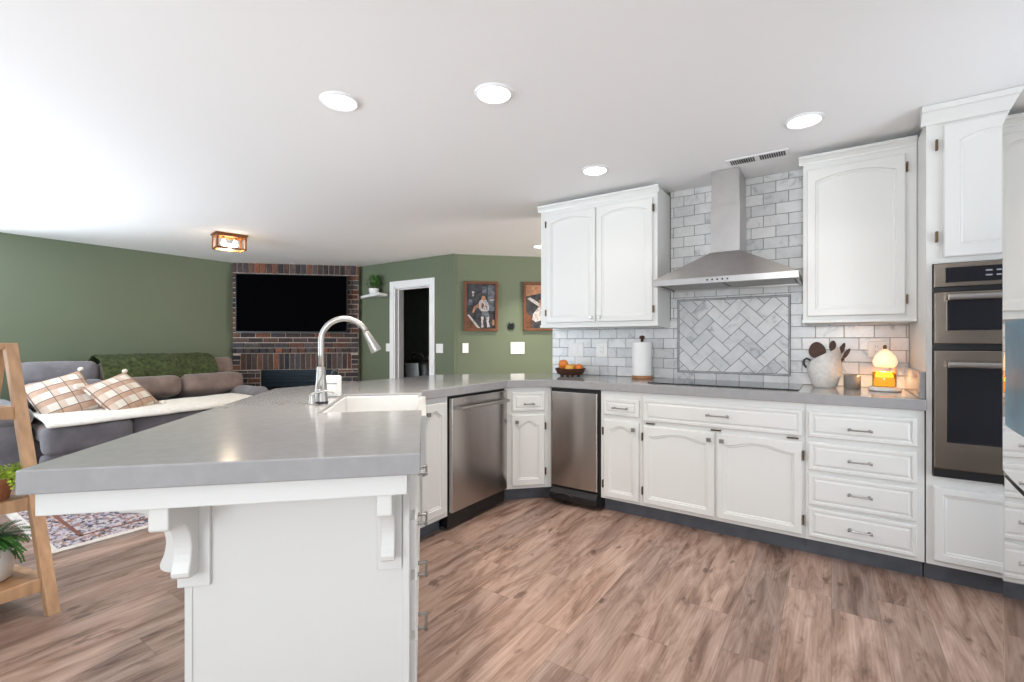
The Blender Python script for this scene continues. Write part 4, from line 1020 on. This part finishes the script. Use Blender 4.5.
# ------------------------------------------------------------------ ladder plant shelf (left edge)
t = thing('ladder_shelf', 'natural wood ladder plant shelf at the left edge', 'shelf', (-2.845, .586, 0), 102.4)
def leg(x0, x1, y0, y1, zt, d=.036):
    b = MB(); b.hexa([(x0, y0-d/2, 0), (x1, y0-d/2, 0), (x1, y0+d/2, 0), (x0, y0+d/2, 0)], [(x0, y1-d/2, zt), (x1, y1-d/2, zt), (x1, y1+d/2, zt), (x0, y1+d/2, zt)])
    return b.obj('leg', M['oak'], t, bev=.003)
SWD = -.66
leg(-.045, 0, 0, .36, 1.195); leg(SWD, SWD+.045, 0, .36, 1.195); leg(-.045, 0, .80, .44, 1.195); leg(SWD, SWD+.045, .80, .44, 1.195)
MB().box(SWD, 0, .345, .46, 1.165, 1.195).obj('top_board', M['oak'], t, bev=.003)
for z, in ((.155,), (.500,), (.900,)):
    y0, y1 = .36*z/1.195+.012, .80-.36*z/1.195-.012
    s_ = MB().box(SWD+.045, -.045, y0, y1, z-.018, z).obj('shelf_board', M['oakd'], t, bev=.002)
    r_ = MB(); n = 14; L0, L1 = SWD+.045, -.045
    pts = [(L0, z+.004), (L0, z-.055)]+[(L0+(L1-L0)*k/n, z-.055+.018*math.sin(math.pi*k/n)) for k in range(1, n)]+[(L1, z-.055), (L1, z+.004)]
    r_.prism(pts, y0-.022, y0, 'y'); r_.obj('front_rail', M['oak'], t, bev=.002)
    MB().box(-.05, -.005, y0, y1, z-.045, z-.005).obj('side_rail', M['oak'], t, bev=.002)
def onshelf(x, y, z): return Matrix.Translation((-2.845, .586, 0)) @ Matrix.Rotation(R(102.4), 4, 'Z') @ Vector((x, y, z))
def bend(n, start, az, el, L_, droop):
    p = Vector(start); pts = [p.copy()]; e = el
    for k in range(n):
        p = p+Vector((math.cos(az)*math.cos(e), math.sin(az)*math.cos(e), math.sin(e)))*(L_/n); e -= droop/n; pts.append(p.copy())
    return pts
f = thing('potted_fern', 'bushy green fern in white pot on the bottom ladder shelf', 'plant', onshelf(-.165, .245, .1555), 0)
MB().lathe([(0, 0), (.085, 0), (.10, .01), (.118, .13), (.118, .15), (.108, .15), (.10, .135), (0, .13)], seg=36).obj('pot', M['pot'], f, 50)
MB().lathe([(0, .136), (.099, .136), (.099, .139), (0, .142)], seg=24).obj('soil', M['soil'], f)
fb = MB()
for k in range(60):
    az = rnd.uniform(0, 2*math.pi); pts = bend(9, (.03*math.cos(az), .03*math.sin(az), .14), az, rnd.uniform(.5, 1.4), rnd.uniform(.13, .20), rnd.uniform(1.2, 2.3))
    for i in range(1, len(pts)):
        d_ = (pts[i]-pts[i-1]).normalized(); sd = d_.cross(Vector((0, 0, 1)))
        if sd.length < .05: continue
        sd.normalize(); L_ = .034*(1-i/len(pts)*.7)
        for q in (0, .5):
            c = pts[i-1].lerp(pts[i], q)
            for sg in (-1, 1): fb._f(fb.verts([c, c+sd*sg*L_*.6+d_*.010, c+sd*sg*L_+d_*.004, c+sd*sg*L_*.6-d_*.006]))
fb.obj('foliage', M['fern'], f)
g_ = thing('trailing_succulent', 'lime green trailing succulent in terracotta pot on the middle ladder shelf', 'plant', onshelf(-.125, .25, .5005), 0)
MB().lathe([(0, 0), (.055, 0), (.075, .075), (.08, .08), (.08, .10), (.072, .10), (.068, .085), (0, .083)], seg=30).obj('pot', M['terra'], g_, 45)
MB().lathe([(0, .088), (.067, .088), (.067, .09), (0, .093)], seg=24).obj('soil', M['soil'], g_)
lb = MB()
for k in range(34):
    az = rnd.uniform(0, 2*math.pi); pts = bend(12, (.045*math.cos(az), .045*math.sin(az), .09), az, rnd.uniform(.3, 1.2), rnd.uniform(.10, .2), rnd.uniform(1.8, 3.0))
    for p in pts:
        if p.z < .012: continue
        for q in range(3):
            o_ = Vector((rnd.uniform(-1, 1), rnd.uniform(-1, 1), rnd.uniform(-.6, 1))).normalized(); s_ = o_.cross(Vector((.3, .5, .8))).normalized()*.006; c = p+o_*.004
            lb._f(lb.verts([c, c+o_*.009+s_, c+o_*.018, c+o_*.009-s_]))
lb.obj('foliage', M['leafl'], g_)
b_ = thing('white_planter', 'small white planter on the upper ladder shelf', 'planter', onshelf(-.19, .385, .9005), 0)
MB().lathe([(0, 0), (.04, 0), (.048, .02), (.052, .10), (.046, .10), (.044, .085), (0, .08)], seg=28).obj('pot', M['pot'], b_, 50)
pf = MB()
for k in range(60):
    az = rnd.uniform(0, 2*math.pi); el = rnd.uniform(.6, 1.5); d_ = Vector((math.cos(az)*math.cos(el), math.sin(az)*math.cos(el), math.sin(el))); s_ = d_.cross(Vector((0, 0, 1))).normalized()*.006; c = Vector((.02*math.cos(az), .02*math.sin(az), .08)); L_ = rnd.uniform(.04, .08)
    pf._f(pf.verts([c, c+d_*L_*.5+s_, c+d_*L_, c+d_*L_*.5-s_]))
pf.obj('foliage', M['leaf'], b_)
